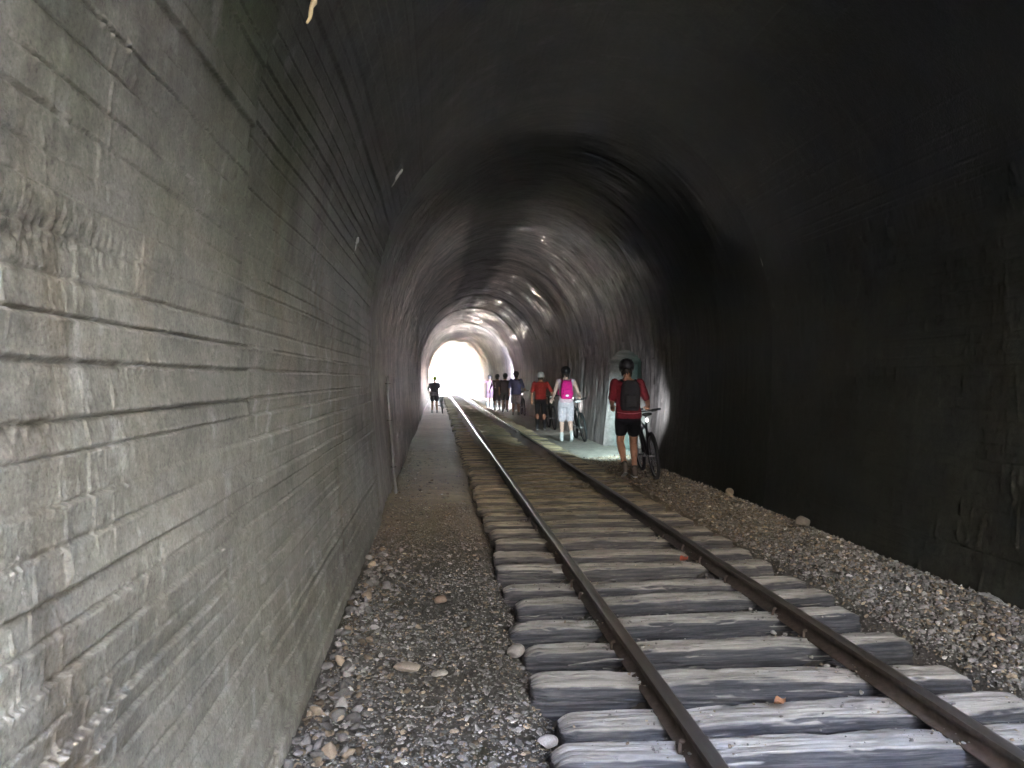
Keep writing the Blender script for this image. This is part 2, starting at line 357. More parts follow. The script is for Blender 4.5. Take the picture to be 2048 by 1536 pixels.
    fb = ss(8.5, 15, Y + 3 * (fbm(Y * .4, S * .6, 6, 3) - .5) + 2.5 * (1 - ss(-1.6, -.6, xx - AX)))[..., None]; c = np.clip(c, .004, 1) ** (1 - fb) * np.clip(fc, .004, 1) ** fb
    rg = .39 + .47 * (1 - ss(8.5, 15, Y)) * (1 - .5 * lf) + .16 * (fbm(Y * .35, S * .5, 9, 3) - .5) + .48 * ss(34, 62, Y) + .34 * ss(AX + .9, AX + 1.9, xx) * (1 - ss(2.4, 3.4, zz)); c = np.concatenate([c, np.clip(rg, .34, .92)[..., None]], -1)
    return d, c, zz, xx
NY0, NY1, NH = 13.4, 16.15, 2.06                   # refuge niche in the right wall
def ys(step, y0, y1, extra=()):
    out = [y0]
    while out[-1] < y1: out.append(min(y1, out[-1] + step(out[-1])))
    return np.array(sorted(set([round(v, 4) for v in out] + list(extra))))
tunnel = tag(empty('railway_tunnel', (AX, Y0, 0)), 'old concrete railway tunnel with board-marked walls and a soot-dark vaulted roof', 'tunnel')
def lining_mesh(name, s, y, mat, side, ndrips, dr=None):
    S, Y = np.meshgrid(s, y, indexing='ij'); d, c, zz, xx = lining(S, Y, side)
    if dr:
        for a in dr: drips_field(S, Y, d, c, *a)
    if side == 'right':
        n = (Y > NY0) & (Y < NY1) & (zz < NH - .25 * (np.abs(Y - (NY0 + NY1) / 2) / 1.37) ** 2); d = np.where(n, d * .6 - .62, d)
    if side == 'right': c[..., :3] *= np.where(n[..., None], np.array([.5, .85, .78]), 1)  # teal lamp glow and dimming put into the niche colour
    x, z, nx, nz = prof(S)
    v = np.stack([x + nx * d, Y, z + nz * d], -1).reshape(-1, 3); v[:, 0] -= AX; v[:, 1] -= Y0
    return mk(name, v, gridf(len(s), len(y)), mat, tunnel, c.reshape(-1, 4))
yl = ys(lambda y: .12 if y < .7 else max(.0042, min(.16, .0016 * y * y)), Y0, Y1, [2.77, 2.785, 2.795, 2.805, 2.812, 2.818, 2.824, 2.828, 2.832, 2.836, 2.84, 2.846, 2.853, 2.86, 2.875, 2.89, 7.9, 7.96, 8.0, 8.03])
sl = np.linspace(s_of_h(-.3), S_L, 640)
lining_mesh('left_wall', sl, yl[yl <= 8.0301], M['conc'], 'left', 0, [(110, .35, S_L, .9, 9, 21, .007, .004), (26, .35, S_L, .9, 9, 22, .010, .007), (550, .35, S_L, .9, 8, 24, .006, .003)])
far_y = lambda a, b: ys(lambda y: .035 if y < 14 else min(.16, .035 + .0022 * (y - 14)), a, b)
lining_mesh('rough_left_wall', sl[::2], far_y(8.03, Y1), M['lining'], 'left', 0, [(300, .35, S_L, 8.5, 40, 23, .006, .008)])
yv = ys(lambda y: .2 if y < 1.5 else max(.012, min(.15, .0007 * y * y)), Y0, Y1, [7.9, 7.96, 8.0, 8.03] + [2.80, 2.812, 2.82, 2.828, 2.832, 2.84, 2.85, 2.86])
sv_ = np.linspace(S_L - .004, S_Rt + .004, 520)
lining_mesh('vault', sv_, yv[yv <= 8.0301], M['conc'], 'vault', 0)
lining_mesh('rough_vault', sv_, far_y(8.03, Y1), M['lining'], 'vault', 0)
yr = ys(lambda y: .2 if y < 3.5 else max(.009, min(.15, .0006 * y * y)), Y0, Y1, [NY0 - .003, NY0 + .003, NY1 - .003, NY1 + .003, 7.96, 8.0, 8.03] + list(np.arange(8.1, 24, .07)))
sr_ = np.linspace(S_Rt, SL - s_of_h(-.3), 420)
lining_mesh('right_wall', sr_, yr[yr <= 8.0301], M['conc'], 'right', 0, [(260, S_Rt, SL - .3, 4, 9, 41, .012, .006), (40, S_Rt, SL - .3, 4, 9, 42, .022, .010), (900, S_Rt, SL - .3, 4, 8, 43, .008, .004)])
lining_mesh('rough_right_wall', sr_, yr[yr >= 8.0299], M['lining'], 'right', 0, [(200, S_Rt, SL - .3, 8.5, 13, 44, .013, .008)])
# portal walls: a flat headwall with the arch cut out of it
def headwall(name, y, sgn, mat, HT):
    n = 60; s = np.linspace(0, SL, n); x, z, nx, nz = prof(s); o = []
    for i, a in enumerate(np.linspace(0, 1, n)):
        L = [(-4.6, -.35), (-4.6, HT), (4.6, HT), (4.6, -.35)]; hh = HT + .35; d = [0, hh, hh + 9.2, 2 * hh + 9.2]; q = a * d[3]
        k = min(2, int(np.searchsorted(d, q, 'right') - 1)); t = (q - d[k]) / (d[k + 1] - d[k]); o.append((L[k][0] + (L[k + 1][0] - L[k][0]) * t, L[k][1] + (L[k + 1][1] - L[k][1]) * t))
    o = np.array(o); inn = np.stack([x - AX - .02 * nx * 0, z], 1)
    V = []
    for yy in (y, y + sgn * .5):
        V += [(p[0], yy - Y0, p[1]) for p in inn] + [(p[0], yy - Y0, p[1]) for p in o]
    F = []
    for i in range(n - 1):
        F += [(i, i + 1, n + i + 1, n + i), (2 * n + i, 3 * n + i, 3 * n + i + 1, 2 * n + i + 1), (n + i, n + i + 1, 3 * n + i + 1, 3 * n + i), (i, 2 * n + i, 2 * n + i + 1, i + 1)]
    col = np.tile(np.array([[.34, .31, .27]]), (len(V), 1)); return mk(name, V, np.array(F), mat, tunnel, col, False)
headwall('portal_wall', Y0, -1, M['conc'], 5.7); headwall('portal_wall', Y1, 1, M['conc'], 9.5)
# calcite drips hanging on the left haunch
def calcite(y, h, L, r, dx=0, mt='drip'):
    s = s_of_h(h); x, z, nx, nz = [float(v) for v in prof(np.array(s))]
    b = MB(); pts = []; rad = []
    for i in range(9):
        t_ = i / 8; pts.append((x + nx * (.012 + .003 * math.sin(i * 2.1)) - AX + dx * t_ - .25 * (t_ * L) * (nz < 0) * .3, y - Y0 + .002 * math.sin(i * 1.7 + y), z - L * t_)); rad.append(r * (1.0 - .72 * t_) * (1 + .25 * math.sin(i * 2.7 + y)) + .002)
    b.tube(pts, rad, 8); return b.build('calcite_drip', M[mt], tunnel)
calcite(3.0, 3.03, .16, .014, -.03); calcite(5.85, 2.56, .2, .010, -.05, 'mortar'); calcite(6.7, 3.32, .14, .016, -.07, 'pipe');
# mortar left along the foot of the walls
def mortar(x, y, L, wd, hgt, side):
    n, m = 40, 10; V = []
    for i in range(n):
        a = i / (n - 1); e = math.sin(math.pi * a) ** .4
        for j in range(m):
            b_ = j / (m - 1); k = .6 + .8 * float(fbm(a * L * 12 + y, b_ * 3, 3, 3))
            V.append((x + side * (b_ * wd * e * k - .05) - AX, y + a * L - Y0, -.03 + hgt * e * k * (1 - b_ ** 1.5)))
    return mk('mortar_fillet', V, gridf(n, m), M['mortar'], tunnel)
for a in [(3.60, 4.25, .62, .10, .13, -1), (3.60, 5.4, .45, .08, .12, -1), (3.60, 6.0, .55, .08, .14, -1), (3.60, 4.95, .3, .07, .1, -1), (3.60, 8.5, .3, .08, .14, -1), (3.60, 7.2, .5, .06, .1, -1),
          (-.58, 3.6, .9, .07, .12, 1), (-.58, 6.7, .9, .06, .10, 1)]: mortar(*a)

# ------------------------------------------------------------------ hill and outside ground
def heightfield():
    xs = np.unique(np.round(np.concatenate([np.linspace(-120, -8, 24), np.linspace(-8, 12, 41), np.linspace(12, 140, 26), [AX - 2.4, AX + 2.4]]), 3))
    yy = np.unique(np.round(np.concatenate([np.linspace(-90, -15, 20), np.linspace(-14, -1, 27), [Y0 - .3, Y0 - .25, Y0 - .1, 1, 4, 10], np.linspace(14, 66, 14), [70, Y1 + .1, Y1 + .25, Y1 + .3], np.linspace(75, 420, 70)]), 3))
    X, Y = np.meshgrid(xs, yy, indexing='ij'); dx = X - AX
    top = 5.4 + 5 * ss(0, 16, Y) + 5 * fbm(X * .05, Y * .05, 3, 4) * ss(-1, 14, Y) + .05 * np.abs(dx)
    cutn = -.35 + 3.2 * np.clip(-dx - 2.6, 0, 6) + 2.0 * np.clip(dx - 2.7, 0, 6.5) + 11 * ss(-3.2, -9, Y) + 2.5 * (fbm(X * .2, Y * .2, 5, 4) - .5) * ss(4, 8, np.abs(dx))  # near cutting, unseen, its slopes shaped to limit light into the mouth
    bend = 0 * Y; fall = -.76 * ss(80, 260, Y)
    cutf = -.35 + fall + .75 * np.clip(-dx - 4 - .02 * (Y - 73), 0, 16) + .28 * np.clip(dx - 4.5 - .03 * (Y - 73), 0, 25) + 1.5 * (fbm(X * .15, Y * .15, 6, 4) - .5) * ss(5, 10, np.abs(dx))
    inn = ss(Y0 - .26, Y0 - .1, Y) * (1 - ss(Y1 + .1, Y1 + .26, Y)); out = np.where(Y < 30, cutn, cutf)
    Z = top * inn + out * (1 - inn)
    endr = ss(300, 330, Y); Z = Z * (1 - endr) + (12 + 8 * fbm(X * .03, Y * .03, 8, 3)) * endr
    # keep only what is not inside the tunnel mouth
    V = np.stack([X, Y, Z], -1).reshape(-1, 3); F = gridf(len(xs), len(yy)); cx = V[F].mean(1)
    bad = (np.abs(cx[:, 0] - AX) < 4.0) & (((cx[:, 1] > Y0 - .3) & (cx[:, 1] < Y0 + .1)) | ((cx[:, 1] > Y1 - .1) & (cx[:, 1] < Y1 + .3)))
    F = F[~bad]; k = fbm(X * .3, Y * .3, 4, 4)[..., None]
    dark = (np.array([.025, .025, .025]) * (1 - ss(-3, -5, Y))[..., None] + np.array([.032, .032, .033]) * ss(-3, -5, Y)[..., None]); tan = np.array([.44, .40, .33])  # near slopes kept dark to limit light bounced into the mouth
    mixv = np.where(Y < 30, .0, 1)[..., None]
    c = (dark * (1 - mixv) + tan * mixv) * (.7 + .6 * k)
    return tag(mk('hillside', V, F, M['hill'], None, c.reshape(-1, 3)), None, None, None, 'structure')
heightfield()
n = 40; a = np.linspace(-1500, 1500, n); X, Y = np.meshgrid(a, a, indexing='ij')
tag(mk('ground', np.stack([X, Y, np.full(X.shape, -1.4)], -1).reshape(-1, 3), gridf(n, n), M['hill'], None, np.tile([[.3, .28, .22]], (n * n, 1))), kind='structure')
# short second tunnel further down the line
def far_tunnel():
    e = tag(empty('far_tunnel', (3.5, 276, -.8)), 'pale blue shaded arch of another short tunnel beyond the bright opening', 'tunnel')
    V = []; n = 40; L = 14
    for k in range(L):
        t_ = k / (L - 1); cx = -2.6 * t_ ** 1.6; cz = -1.0 * t_
        for rr in (2.2, 3.4):
            for i in range(n):
                a_ = math.pi * (i / (n - 1) * 1.2 - .1); V.append((cx + rr * math.cos(a_), 26 * t_, cz + 2.2 + rr * 1.05 * math.sin(a_) - (1.5 if i in (0, n - 1) else 0)))
    F = []
    for k in range(L - 1):
        for i in range(n - 1):
            b = k * 2 * n + i; F.append((b, b + 1, b + 1 + 2 * n, b + 2 * n)); b += n; F.append((b, b + 2 * n, b + 1 + 2 * n, b + 1))
    for k in (0, L - 1):
        for i in range(n - 1):
            b = k * 2 * n + i; F.append((b, b + n, b + n + 1, b + 1))
    mk('arch_ring', V, np.array(F), M['shadestone'], e)
far_tunnel()

# ------------------------------------------------------------------ track: sleepers, rails
RL, RR_ = .985, 2.095; RTOP = .125; STOP = .045
near_y = [2.06, 2.47, 2.83, 3.14, 3.50, 3.98, 4.39, 4.85, 5.18, 5.67, 6.08, 6.62, 7.05, 7.53]
sl_y = list(near_y)
while sl_y[-1] < 71.5: sl_y.append(sl_y[-1] + random.uniform(.40, .50))
sl_y = [near_y[0] - .43 * k for k in range(8, 0, -1)] + sl_y
NV = 9
def sleeper_mesh(seed, nx=300, nr=84):
    r = np.random.default_rng(seed); x = np.linspace(-1.08, 1.08, nx); th = np.linspace(0, 2 * math.pi, nr, endpoint=False)
    W = r.uniform(.084, .102); Hh = .085; X, T = np.meshgrid(x, th, indexing='ij')
    p = 5.5 + 3 * r.random(); ct, st = np.cos(T), np.sin(T); k = (np.abs(ct) ** p + np.abs(st) ** p) ** (-1 / p)
    yy = W * k * ct; zz = Hh * k * st
    o = seed * 9.1
    wob = .020 * (fbm(X * 1.1 + o, T * 0, 3, 3) - .5); yy = yy * (1 + .28 * (fbm(X * 1.8 + o, 0 * T + (ct > 0) * 5, 4, 3) - .5)) + wob
    rad = .016 * (fbm(X * 2.5 + o, T * 2.2, 5, 4) - .5) - .010 * np.clip(np.abs(fbm(X * .9 + o, T * 6 + .3 * X, 7, 3) - .5) * -12 + 1, 0, 1)
    rad -= .012 * ss(.62, .8, fbm(X * 6 + o, T * 5, 8, 3))
    yy += ct * rad; zz += st * rad * .9
    up_ = ss(.25, .6, st); yy0 = W * k * ct
    for q in range(9):                          # drying cracks along the grain
        cy_ = r.uniform(-.9, .9) * W; cx_ = r.uniform(-1, 1); cl_ = r.uniform(.12, .5); wv = .012 * (fbm(X * 3 + q, 0 * X, 6, 3) - .5)
        zz -= up_ * r.uniform(.008, .022) * np.exp(-((yy0 - cy_ - wv) / .0045) ** 2) * np.clip(1 - ((X - cx_) / cl_) ** 2, 0, 1)
    bite = ss(.54, .66, fbm(X * 3.2 + o, 0 * T + np.sign(ct), 11, 4)) * np.clip(np.abs(ct) - .55, 0, 1) / .45 * ss(.1, .6, st)
    zz -= .030 * bite; yy -= np.sign(ct) * .018 * bite
    zz += .006 * (fbm(X * 9 + o, yy0 * 60, 2, 4) - .5) * up_ + .012 * (fbm(X * 2 + o, yy0 * 12, 9, 3) - .5) * up_; yy += ct * .007 * (fbm(X * 5 + o, zz * 90, 3, 4) - .5)
    wear = np.exp(-((np.abs(X) - .55) / .13) ** 2) * .014; zz -= (st > 0) * wear
    endw = np.clip((np.abs(X) - 1.0) / .08, 0, 1) ** 2; zz -= np.clip(st, 0, 1) * endw * r.uniform(.01, .05); yy *= 1 - .22 * endw
    X = X + np.sign(X) * endw * .02 * (vn(T * 3, o + 0 * X, 2) - .5)
    V = np.stack([X, yy, zz - Hh], -1).reshape(-1, 3); i = np.arange(nx - 1)[:, None] * nr; j = np.arange(nr)[None]; j2 = (j + 1) % nr
    F = np.stack([i + j, i + nr + j, i + nr + j2, i + j2], -1).reshape(-1, 4)
    V = np.concatenate([V, [[-1.08, 0, -.09], [1.08, 0, -.09]]]); c0, c1 = len(V) - 2, len(V) - 1; b = (nx - 1) * nr
    caps = [(c0, j, (j + 1) % nr, (j + 1) % nr) for j in range(nr)]
    o_ = mk('sleeper', V, F, M['wood']); me = o_.data
    bm_add = [(c0, j, (j + 1) % nr) for j in range(nr)] + [(c1, b + (j + 1) % nr, b + j) for j in range(nr)]
    import bmesh
    bm = bmesh.new(); bm.from_mesh(me); bm.verts.ensure_lookup_table()
    for t_ in bm_add: bm.faces.new([bm.verts[q] for q in t_])
    bmesh.ops.recalc_face_normals(bm, faces=bm.faces); bm.to_mesh(me); bm.free(); me.polygons.foreach_set('use_smooth', np.ones(len(me.polygons), bool))
    bpy.data.objects.remove(o_); return me
SMESH = [sleeper_mesh(s) for s in range(1, NV + 1)]
ORD = ['second', 'third', 'fourth', 'fifth', 'sixth', 'seventh', 'eighth', 'ninth', 'tenth']
SLP = []
first = next(i for i, y in enumerate(sl_y) if y > 2.4)
for i, y in enumerate(sl_y):
    if y < 1.0: continue
    o = link(bpy.data.objects.new('sleeper', SMESH[(i * 5 + i // 4) % NV])); dx = random.uniform(-.05, .05)
    o.location = (1.545 + dx, y, STOP + random.uniform(-.012, .006)); o.rotation_euler = (random.uniform(-.05, .05), random.uniform(-.012, .012), random.uniform(-.022, .022))
    if random.random() < .5: o.rotation_euler.z += math.pi
    SLP.append((1.545 + dx, y, o.location.z))
    k = i - first
    if k == 0: lb = 'weathered timber sleeper nearest the camera, cut off by the bottom edge'
    elif 0 < k <= len(ORD): lb = 'weathered timber sleeper under the rails, %s from the bottom edge of the photo' % ORD[k - 1]
    elif k < 0: lb = 'weathered timber sleeper just below the bottom edge of the photo'
    else: lb = 'dusty timber sleeper further down the track, beyond the ten nearest the camera'
    tag(o, lb, 'railway sleeper', 'sleepers under the rails')
def rail(x, name_side, label):
    o = tag(empty('rail', (x, Y0, 0)), label, 'rail', 'rails of the track')
    pr = [(-.030, .0), (-.031, -.012), (-.026, -.030), (-.008, -.038), (-.007, -.078), (-.045, -.088), (-.048, -.096), (.048, -.096), (.045, -.088), (.007, -.078), (.008, -.038), (.026, -.030), (.031, -.012), (.030, .0)]
    yy = np.unique(np.concatenate([np.linspace(-10, 1, 8), np.linspace(1, 14, 140), np.linspace(14, 78, 70)])); V = []
    for y in yy:
        wx = .006 * (vn(y * .35, x, 2) - .5) + .0015 * (vn(y * 3, x, 3) - .5); wz = .006 * (vn(y * .4, x, 4) - .5)
        V += [(px + wx, y - Y0, RTOP + pz + wz) for px, pz in pr]
    n = len(pr); F = [(k * n + j, k * n + j + 1, (k + 1) * n + j + 1, (k + 1) * n + j) for k in range(len(yy) - 1) for j in range(n - 1)]
    mk('web_and_foot', V, np.array(F), M['rail'], o, None, False)
    T = []
    for y in yy:
        wx = .006 * (vn(y * .35, x, 2) - .5) + .0015 * (vn(y * 3, x, 3) - .5); wz = .006 * (vn(y * .4, x, 4) - .5)
        T += [(px + wx, y - Y0, RTOP + pz + wz) for px, pz in [(-.030, 0), (-.022, .005), (0, .0065), (.022, .005), (.030, 0)]]
    mk('running_surface', T, gridf(len(yy), 5), M['railtop'], o)
    return o
rail(RL, 'l', 'rusty steel rail nearer the left wall'); rail(RR_, 'r', 'rusty steel rail nearer the right wall and the walkers')
# old spikes along both sides of the near rails
def spikes():
    for (x, y, z) in SLP:
        if not 2.2 < y < 9: continue
        for rx in (RL, RR_):
            for s in (-1, 1):
                if random.random() < .6: continue
                b = MB(); b.box((0, 0, -.005), (.014, .014, .045)); b.ell((-s * .008, 0, .022), (.015, .012, .008), 8, 6)
                o = b.build('rail_spike', M['rail']); o.location = (rx + s * .057, y + random.uniform(-.04, .04), z + .012); o.rotation_euler = (random.uniform(-.2, .2), random.uniform(-.2, .2), 0)
                tag(o, 'rusty spike head driven into a sleeper against the foot of a rail', 'spike', 'spikes holding the rails')
spikes()

# ------------------------------------------------------------------ bed of the tunnel: dirt between sleepers, path, ballast shoulder
SY = np.array([s[1] for s in SLP])
def bed_h(X, Y):
    intr = ss(.40, .56, X) * (1 - ss(2.6, 2.75, X))
    k = np.clip(np.searchsorted(SY, Y.ravel()).reshape(Y.shape), 1, len(SY) - 1); d = np.minimum(np.abs(Y - SY[k - 1]), np.abs(Y - SY[k]))
    # hollow in front of each sleeper, dirt heaped along the rails
    heap = np.exp(-((X - RL - .02) / .12) ** 2) + np.exp(-((X - RR_ + .04) / .14) ** 2) + .7 * np.exp(-((X - RL + .14) / .07) ** 2) * 0
    fill = ss(.42, .66, fbm(X * 2.2, Y * 1.8, 5, 3)); farfill = ss(6, 17, Y)
    z_t = -.112 + .075 * heap + .045 * fill * (.35 + .65 * heap) + .128 * farfill - .02 * np.exp(-((d - .13) / .05) ** 2)
    left = .005 + .03 * ss(.2, -.5, X) * (1 - ss(3, 8, Y)) + .02 * (fbm(X * 1.5, Y * .9, 7, 3) - .5) - .05 * ss(.25, .5, X)
    right = -.02 + .06 * ss(2.75, 3.6, X) * (1 - .3 * ss(9, 12, Y)) + .02 * (fbm(X * 2, Y * 1.2, 8, 3) - .5)
    z = np.where(X < 1.5, left, right) * (1 - intr) + z_t * intr
    z += .016 * (fbm(X * 9, Y * 9, 3, 4) - .5) + .009 * (fbm(X * 40, Y * 40, 4, 2) - .5) * (1 - ss(5, 12, Y))
    return z
xb = np.linspace(-.75, 3.85, 330); yb = ys(lambda y: .08 if y < 1.5 else max(.014, min(.2, .0011 * y * y)), -2.2, Y1 + .3)
X, Y = np.meshgrid(xb, yb, indexing='ij'); Z = bed_h(X, Y)
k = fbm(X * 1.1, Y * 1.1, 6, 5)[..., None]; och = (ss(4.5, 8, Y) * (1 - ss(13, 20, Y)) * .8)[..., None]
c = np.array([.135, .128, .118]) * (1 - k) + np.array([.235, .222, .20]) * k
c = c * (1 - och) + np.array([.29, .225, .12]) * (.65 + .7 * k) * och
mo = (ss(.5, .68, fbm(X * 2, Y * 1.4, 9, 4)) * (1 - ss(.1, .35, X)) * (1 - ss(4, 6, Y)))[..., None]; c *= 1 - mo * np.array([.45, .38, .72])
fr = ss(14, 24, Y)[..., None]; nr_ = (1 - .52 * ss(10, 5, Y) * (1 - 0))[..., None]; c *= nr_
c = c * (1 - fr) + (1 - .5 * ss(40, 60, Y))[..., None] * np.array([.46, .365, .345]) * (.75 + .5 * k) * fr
pth = (ss(2.62, 2.8, X) * ss(11.5, 14, Y))[..., None]; c = c * (1 - pth) + np.array([.36, .34, .29]) * (.8 + .4 * k) * pth
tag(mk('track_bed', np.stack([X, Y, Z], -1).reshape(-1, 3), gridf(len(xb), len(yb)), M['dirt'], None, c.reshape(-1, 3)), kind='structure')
# open-air bed outside both mouths
xb2 = np.linspace(-4, 7, 30)
for nm, ya, yb_, al in (('entrance_bed', -60, -2.15, .24), ('trackside', Y1 + .2, 300, 1)):  # unseen entrance bed darkened to cut bounced light
    y2 = np.linspace(ya, yb_, 80); X2, Y2 = np.meshgrid(xb2, y2, indexing='ij'); Z2 = -.06 + .05 * (fbm(X2 * 2, Y2 * 2, 3, 3) - .5) - .76 * ss(80, 260, Y2)
    tag(mk(nm, np.stack([X2, Y2, Z2], -1).reshape(-1, 3), gridf(30, 80), M['dirt'], None, np.tile([[.36 * al, .33 * al, .28 * al]], (X2.size, 1))), kind='structure')

# ------------------------------------------------------------------ stones
phi = (1 + 5 ** .5) / 2
ICO = np.array([(-1, phi, 0), (1, phi, 0), (-1, -phi, 0), (1, -phi, 0), (0, -1, phi), (0, 1, phi), (0, -1, -phi), (0, 1, -phi), (phi, 0, -1), (phi, 0, 1), (-phi, 0, -1), (-phi, 0, 1)]); ICO /= np.linalg.norm(ICO[0])
ICF = np.array([(0, 11, 5), (0, 5, 1), (0, 1, 7), (0, 7, 10), (0, 10, 11), (1, 5, 9), (5, 11, 4), (11, 10, 2), (10, 7, 6), (7, 1, 8), (3, 9, 4), (3, 4, 2), (3, 2, 6), (3, 6, 8), (3, 8, 9), (4, 9, 5), (2, 4, 11), (6, 2, 10), (8, 6, 7), (9, 8, 1)])
def subd(V, F):
    V = list(map(tuple, V)); mp = {}; out = []
    def mid(a, b):
        k = (min(a, b), max(a, b))
        if k not in mp: p = (np.array(V[a]) + np.array(V[b])) / 2; V.append(tuple(p / np.linalg.norm(p))); mp[k] = len(V) - 1
        return mp[k]
    for a, b, c_ in F: x, y, z = mid(a, b), mid(b, c_), mid(c_, a); out += [(a, x, z), (b, y, x), (c_, z, y), (x, y, z)]
    return np.array(V), np.array(out)
IC2, IF2 = subd(ICO, ICF)
def stone_shapes(n, big, r):
    B, F = (IC2, IF2) if big else (ICO, ICF); m = len(B)
    V = np.repeat(B[None], n, 0)
    for _ in range(7 if big else 3):           # chop facets off
        d = r.normal(size=(n, 3)); d /= np.linalg.norm(d, axis=1)[:, None]; h = r.uniform(.32, .8, n)
        p = np.einsum('nmk,nk->nm', V, d); V = V - np.clip(p - h[:, None], 0, None)[..., None] * d[:, None]
    V = V * (1 + r.normal(0, .05 if big else .10, (n, m, 1))); return V, F
def stones(name, pos, size, cols, big, seed, flat=(.35, .8), label=None, cat=None):
    r = np.random.default_rng(seed); n = len(pos); V, F = stone_shapes(n, big, r)
    sc = np.stack([r.uniform(.8, 1.35, n), r.uniform(.7, 1.1, n), r.uniform(*flat, n)], 1) * size[:, None] * .5
    V = V * sc[:, None]; a = r.uniform(0, 2 * math.pi, n); tx = r.normal(0, .25, n); ty = r.normal(0, .25, n)
    V[..., 2] += V[..., 0] * tx[:, None] + V[..., 1] * ty[:, None]
    ca, sa = np.cos(a)[:, None], np.sin(a)[:, None]; x = V[..., 0] * ca - V[..., 1] * sa; y = V[..., 0] * sa + V[..., 1] * ca
    V = np.stack([x, y, V[..., 2]], -1) + pos[:, None]
    FF = (F[None] + (np.arange(n) * V.shape[1])[:, None, None]).reshape(-1, 3); CC = np.repeat(cols[:, None], V.shape[1], 1).reshape(-1, 3)
    o = mk(name, V.reshape(-1, 3), FF, M['stone'], None, CC, False); return o
def stone_cols(n, Y, r, warm=0.0):
    v = r.lognormal(-.08, .42, n)[:, None]; base = np.array([.205, .20, .19]) * v; t_ = r.random(n)[:, None]
    base = base * np.where(t_ < .25, np.array([1.12, .95, .74]), np.where(t_ < .28, np.array([1.35, 1.35, 1.33]), np.array([1., 1., 1.02])))
    o_ = (ss(4.5, 8, Y) * .75 + warm)[:, None]; return np.clip(base * (1 - o_ + o_ * np.array([1.02, .86, .62])), .02, .62)
def scatter(name, n, x0, x1, y0, y1, smin, smax, seed, big, dens=None, lift=.15, flat=(.35, .8), warm=0, power=2.2):
    r = np.random.default_rng(seed); X = r.uniform(x0, x1, n); u = r.random(n); Y = y0 * (y1 / y0) ** u if power else r.uniform(y0, y1, n)
    if dens is not None: kp = r.random(n) < dens(X, Y); X, Y = X[kp], Y[kp]
    s = smin * (smax / smin) ** (r.random(len(X)) ** 1.6); s = s * np.where(Y > 8, 1.15, 1)
    Z = bed_h(X, Y) + s * lift; P = np.stack([X, Y, Z], 1)
    return tag(stones(name, P, s, stone_cols(len(X), Y, r, warm), big, seed + 1, flat), {'gravel': None}.get(name), None, None, 'stuff')
lw = lambda X, Y: np.clip(.35 + .65 * ss(.1, -.5, X) + .3 * (fbm(X * 2, Y * 2, 3, 3) - .3) * 2, 0, 1) * (1 - .75 * ss(5.5, 9, Y))
ob = scatter('path_gravel', 15000, -.56, .5, 1.9, 16, .012, .05, 61, True, lw, .02, (.25, .6)); tag(ob, 'grey flattish gravel and small stones along the left path', 'gravel')
ob = scatter('path_grit', 26000, -.57, .52, 1.9, 9, .006, .02, 62, False, lambda X, Y: .3 + .7 * ss(.3, .6, fbm(X * 3, Y * 3, 4, 3)), .2); tag(ob, 'fine grey grit between the stones of the left path', 'gravel')
ob = scatter('wall_foot_cobbles', 260, -.56, -.30, 2.0, 6.5, .035, .085, 63, True, lambda X, Y: ss(-.25, -.52, X) + .15, .2, (.5, .9)); tag(ob, 'larger loose stones heaped along the foot of the left wall', 'stones')
rw = lambda X, Y: np.clip(.10 + ss(2.68, 2.95, X), 0, 1)
ob = scatter('ballast', 15000, 2.6, 3.66, 3.3, 14, .014, .046, 64, True, rw, .22, (.45, .95)); tag(ob, 'coarse angular ballast heaped between the right rail and the right wall', 'ballast')
ob = scatter('ballast_grit', 12000, 2.55, 3.62, 3.2, 9, .008, .02, 65, False, None, .2); tag(ob, 'fine chips among the ballast beside the right wall', 'gravel')
def tk(X, Y):
    k = np.clip(np.searchsorted(SY, Y), 1, len(SY) - 1); d = np.minimum(np.abs(Y - SY[k - 1]), np.abs(Y - SY[k])); return (.15 + .85 * ss(.09, .13, d)) * (.25 + .75 * (np.exp(-((X - RL) / .25) ** 2) + np.exp(-((X - RR_) / .25) ** 2)))
ob = scatter('track_gravel', 4200, .45, 2.7, 2.0, 11, .014, .045, 66, True, tk, .12); tag(ob, 'small stones and dirt clods lying between the sleepers', 'gravel')
def on_top(name, n, seed):
    r = np.random.default_rng(seed); k = r.integers(0, 22, n); sx_ = np.array([q for q in SLP if q[1] > 1.8][:22]); X = np.where(r.random(n) < .6, np.where(r.random(n) < .5, RL, RR_) + r.normal(0, .16, n), r.uniform(.5, 2.6, n)); X = np.clip(X, .5, 2.6)
    Y = sx_[k, 1] + r.uniform(-.085, .085, n); s_ = .004 * (5.5 ** (r.random(n) ** 2.2)); P = np.stack([X, Y, sx_[k, 2] - .006 + s_ * .15], 1)
    return tag(stones(name, P, s_, stone_cols(n, Y, r), False, seed), None, None, None, 'stuff')
ob = on_top('sleeper_grit', 5200, 71); tag(ob, 'grit and chips scattered on top of the nearer sleepers', 'gravel')
ob = scatter('track_grit', 14000, .45, 2.7, 1.9, 9, .005, .016, 67, False, lambda X, Y: .2 + .8 * tk(X, Y), .2); tag(ob, 'fine grit lying between the sleepers', 'gravel')
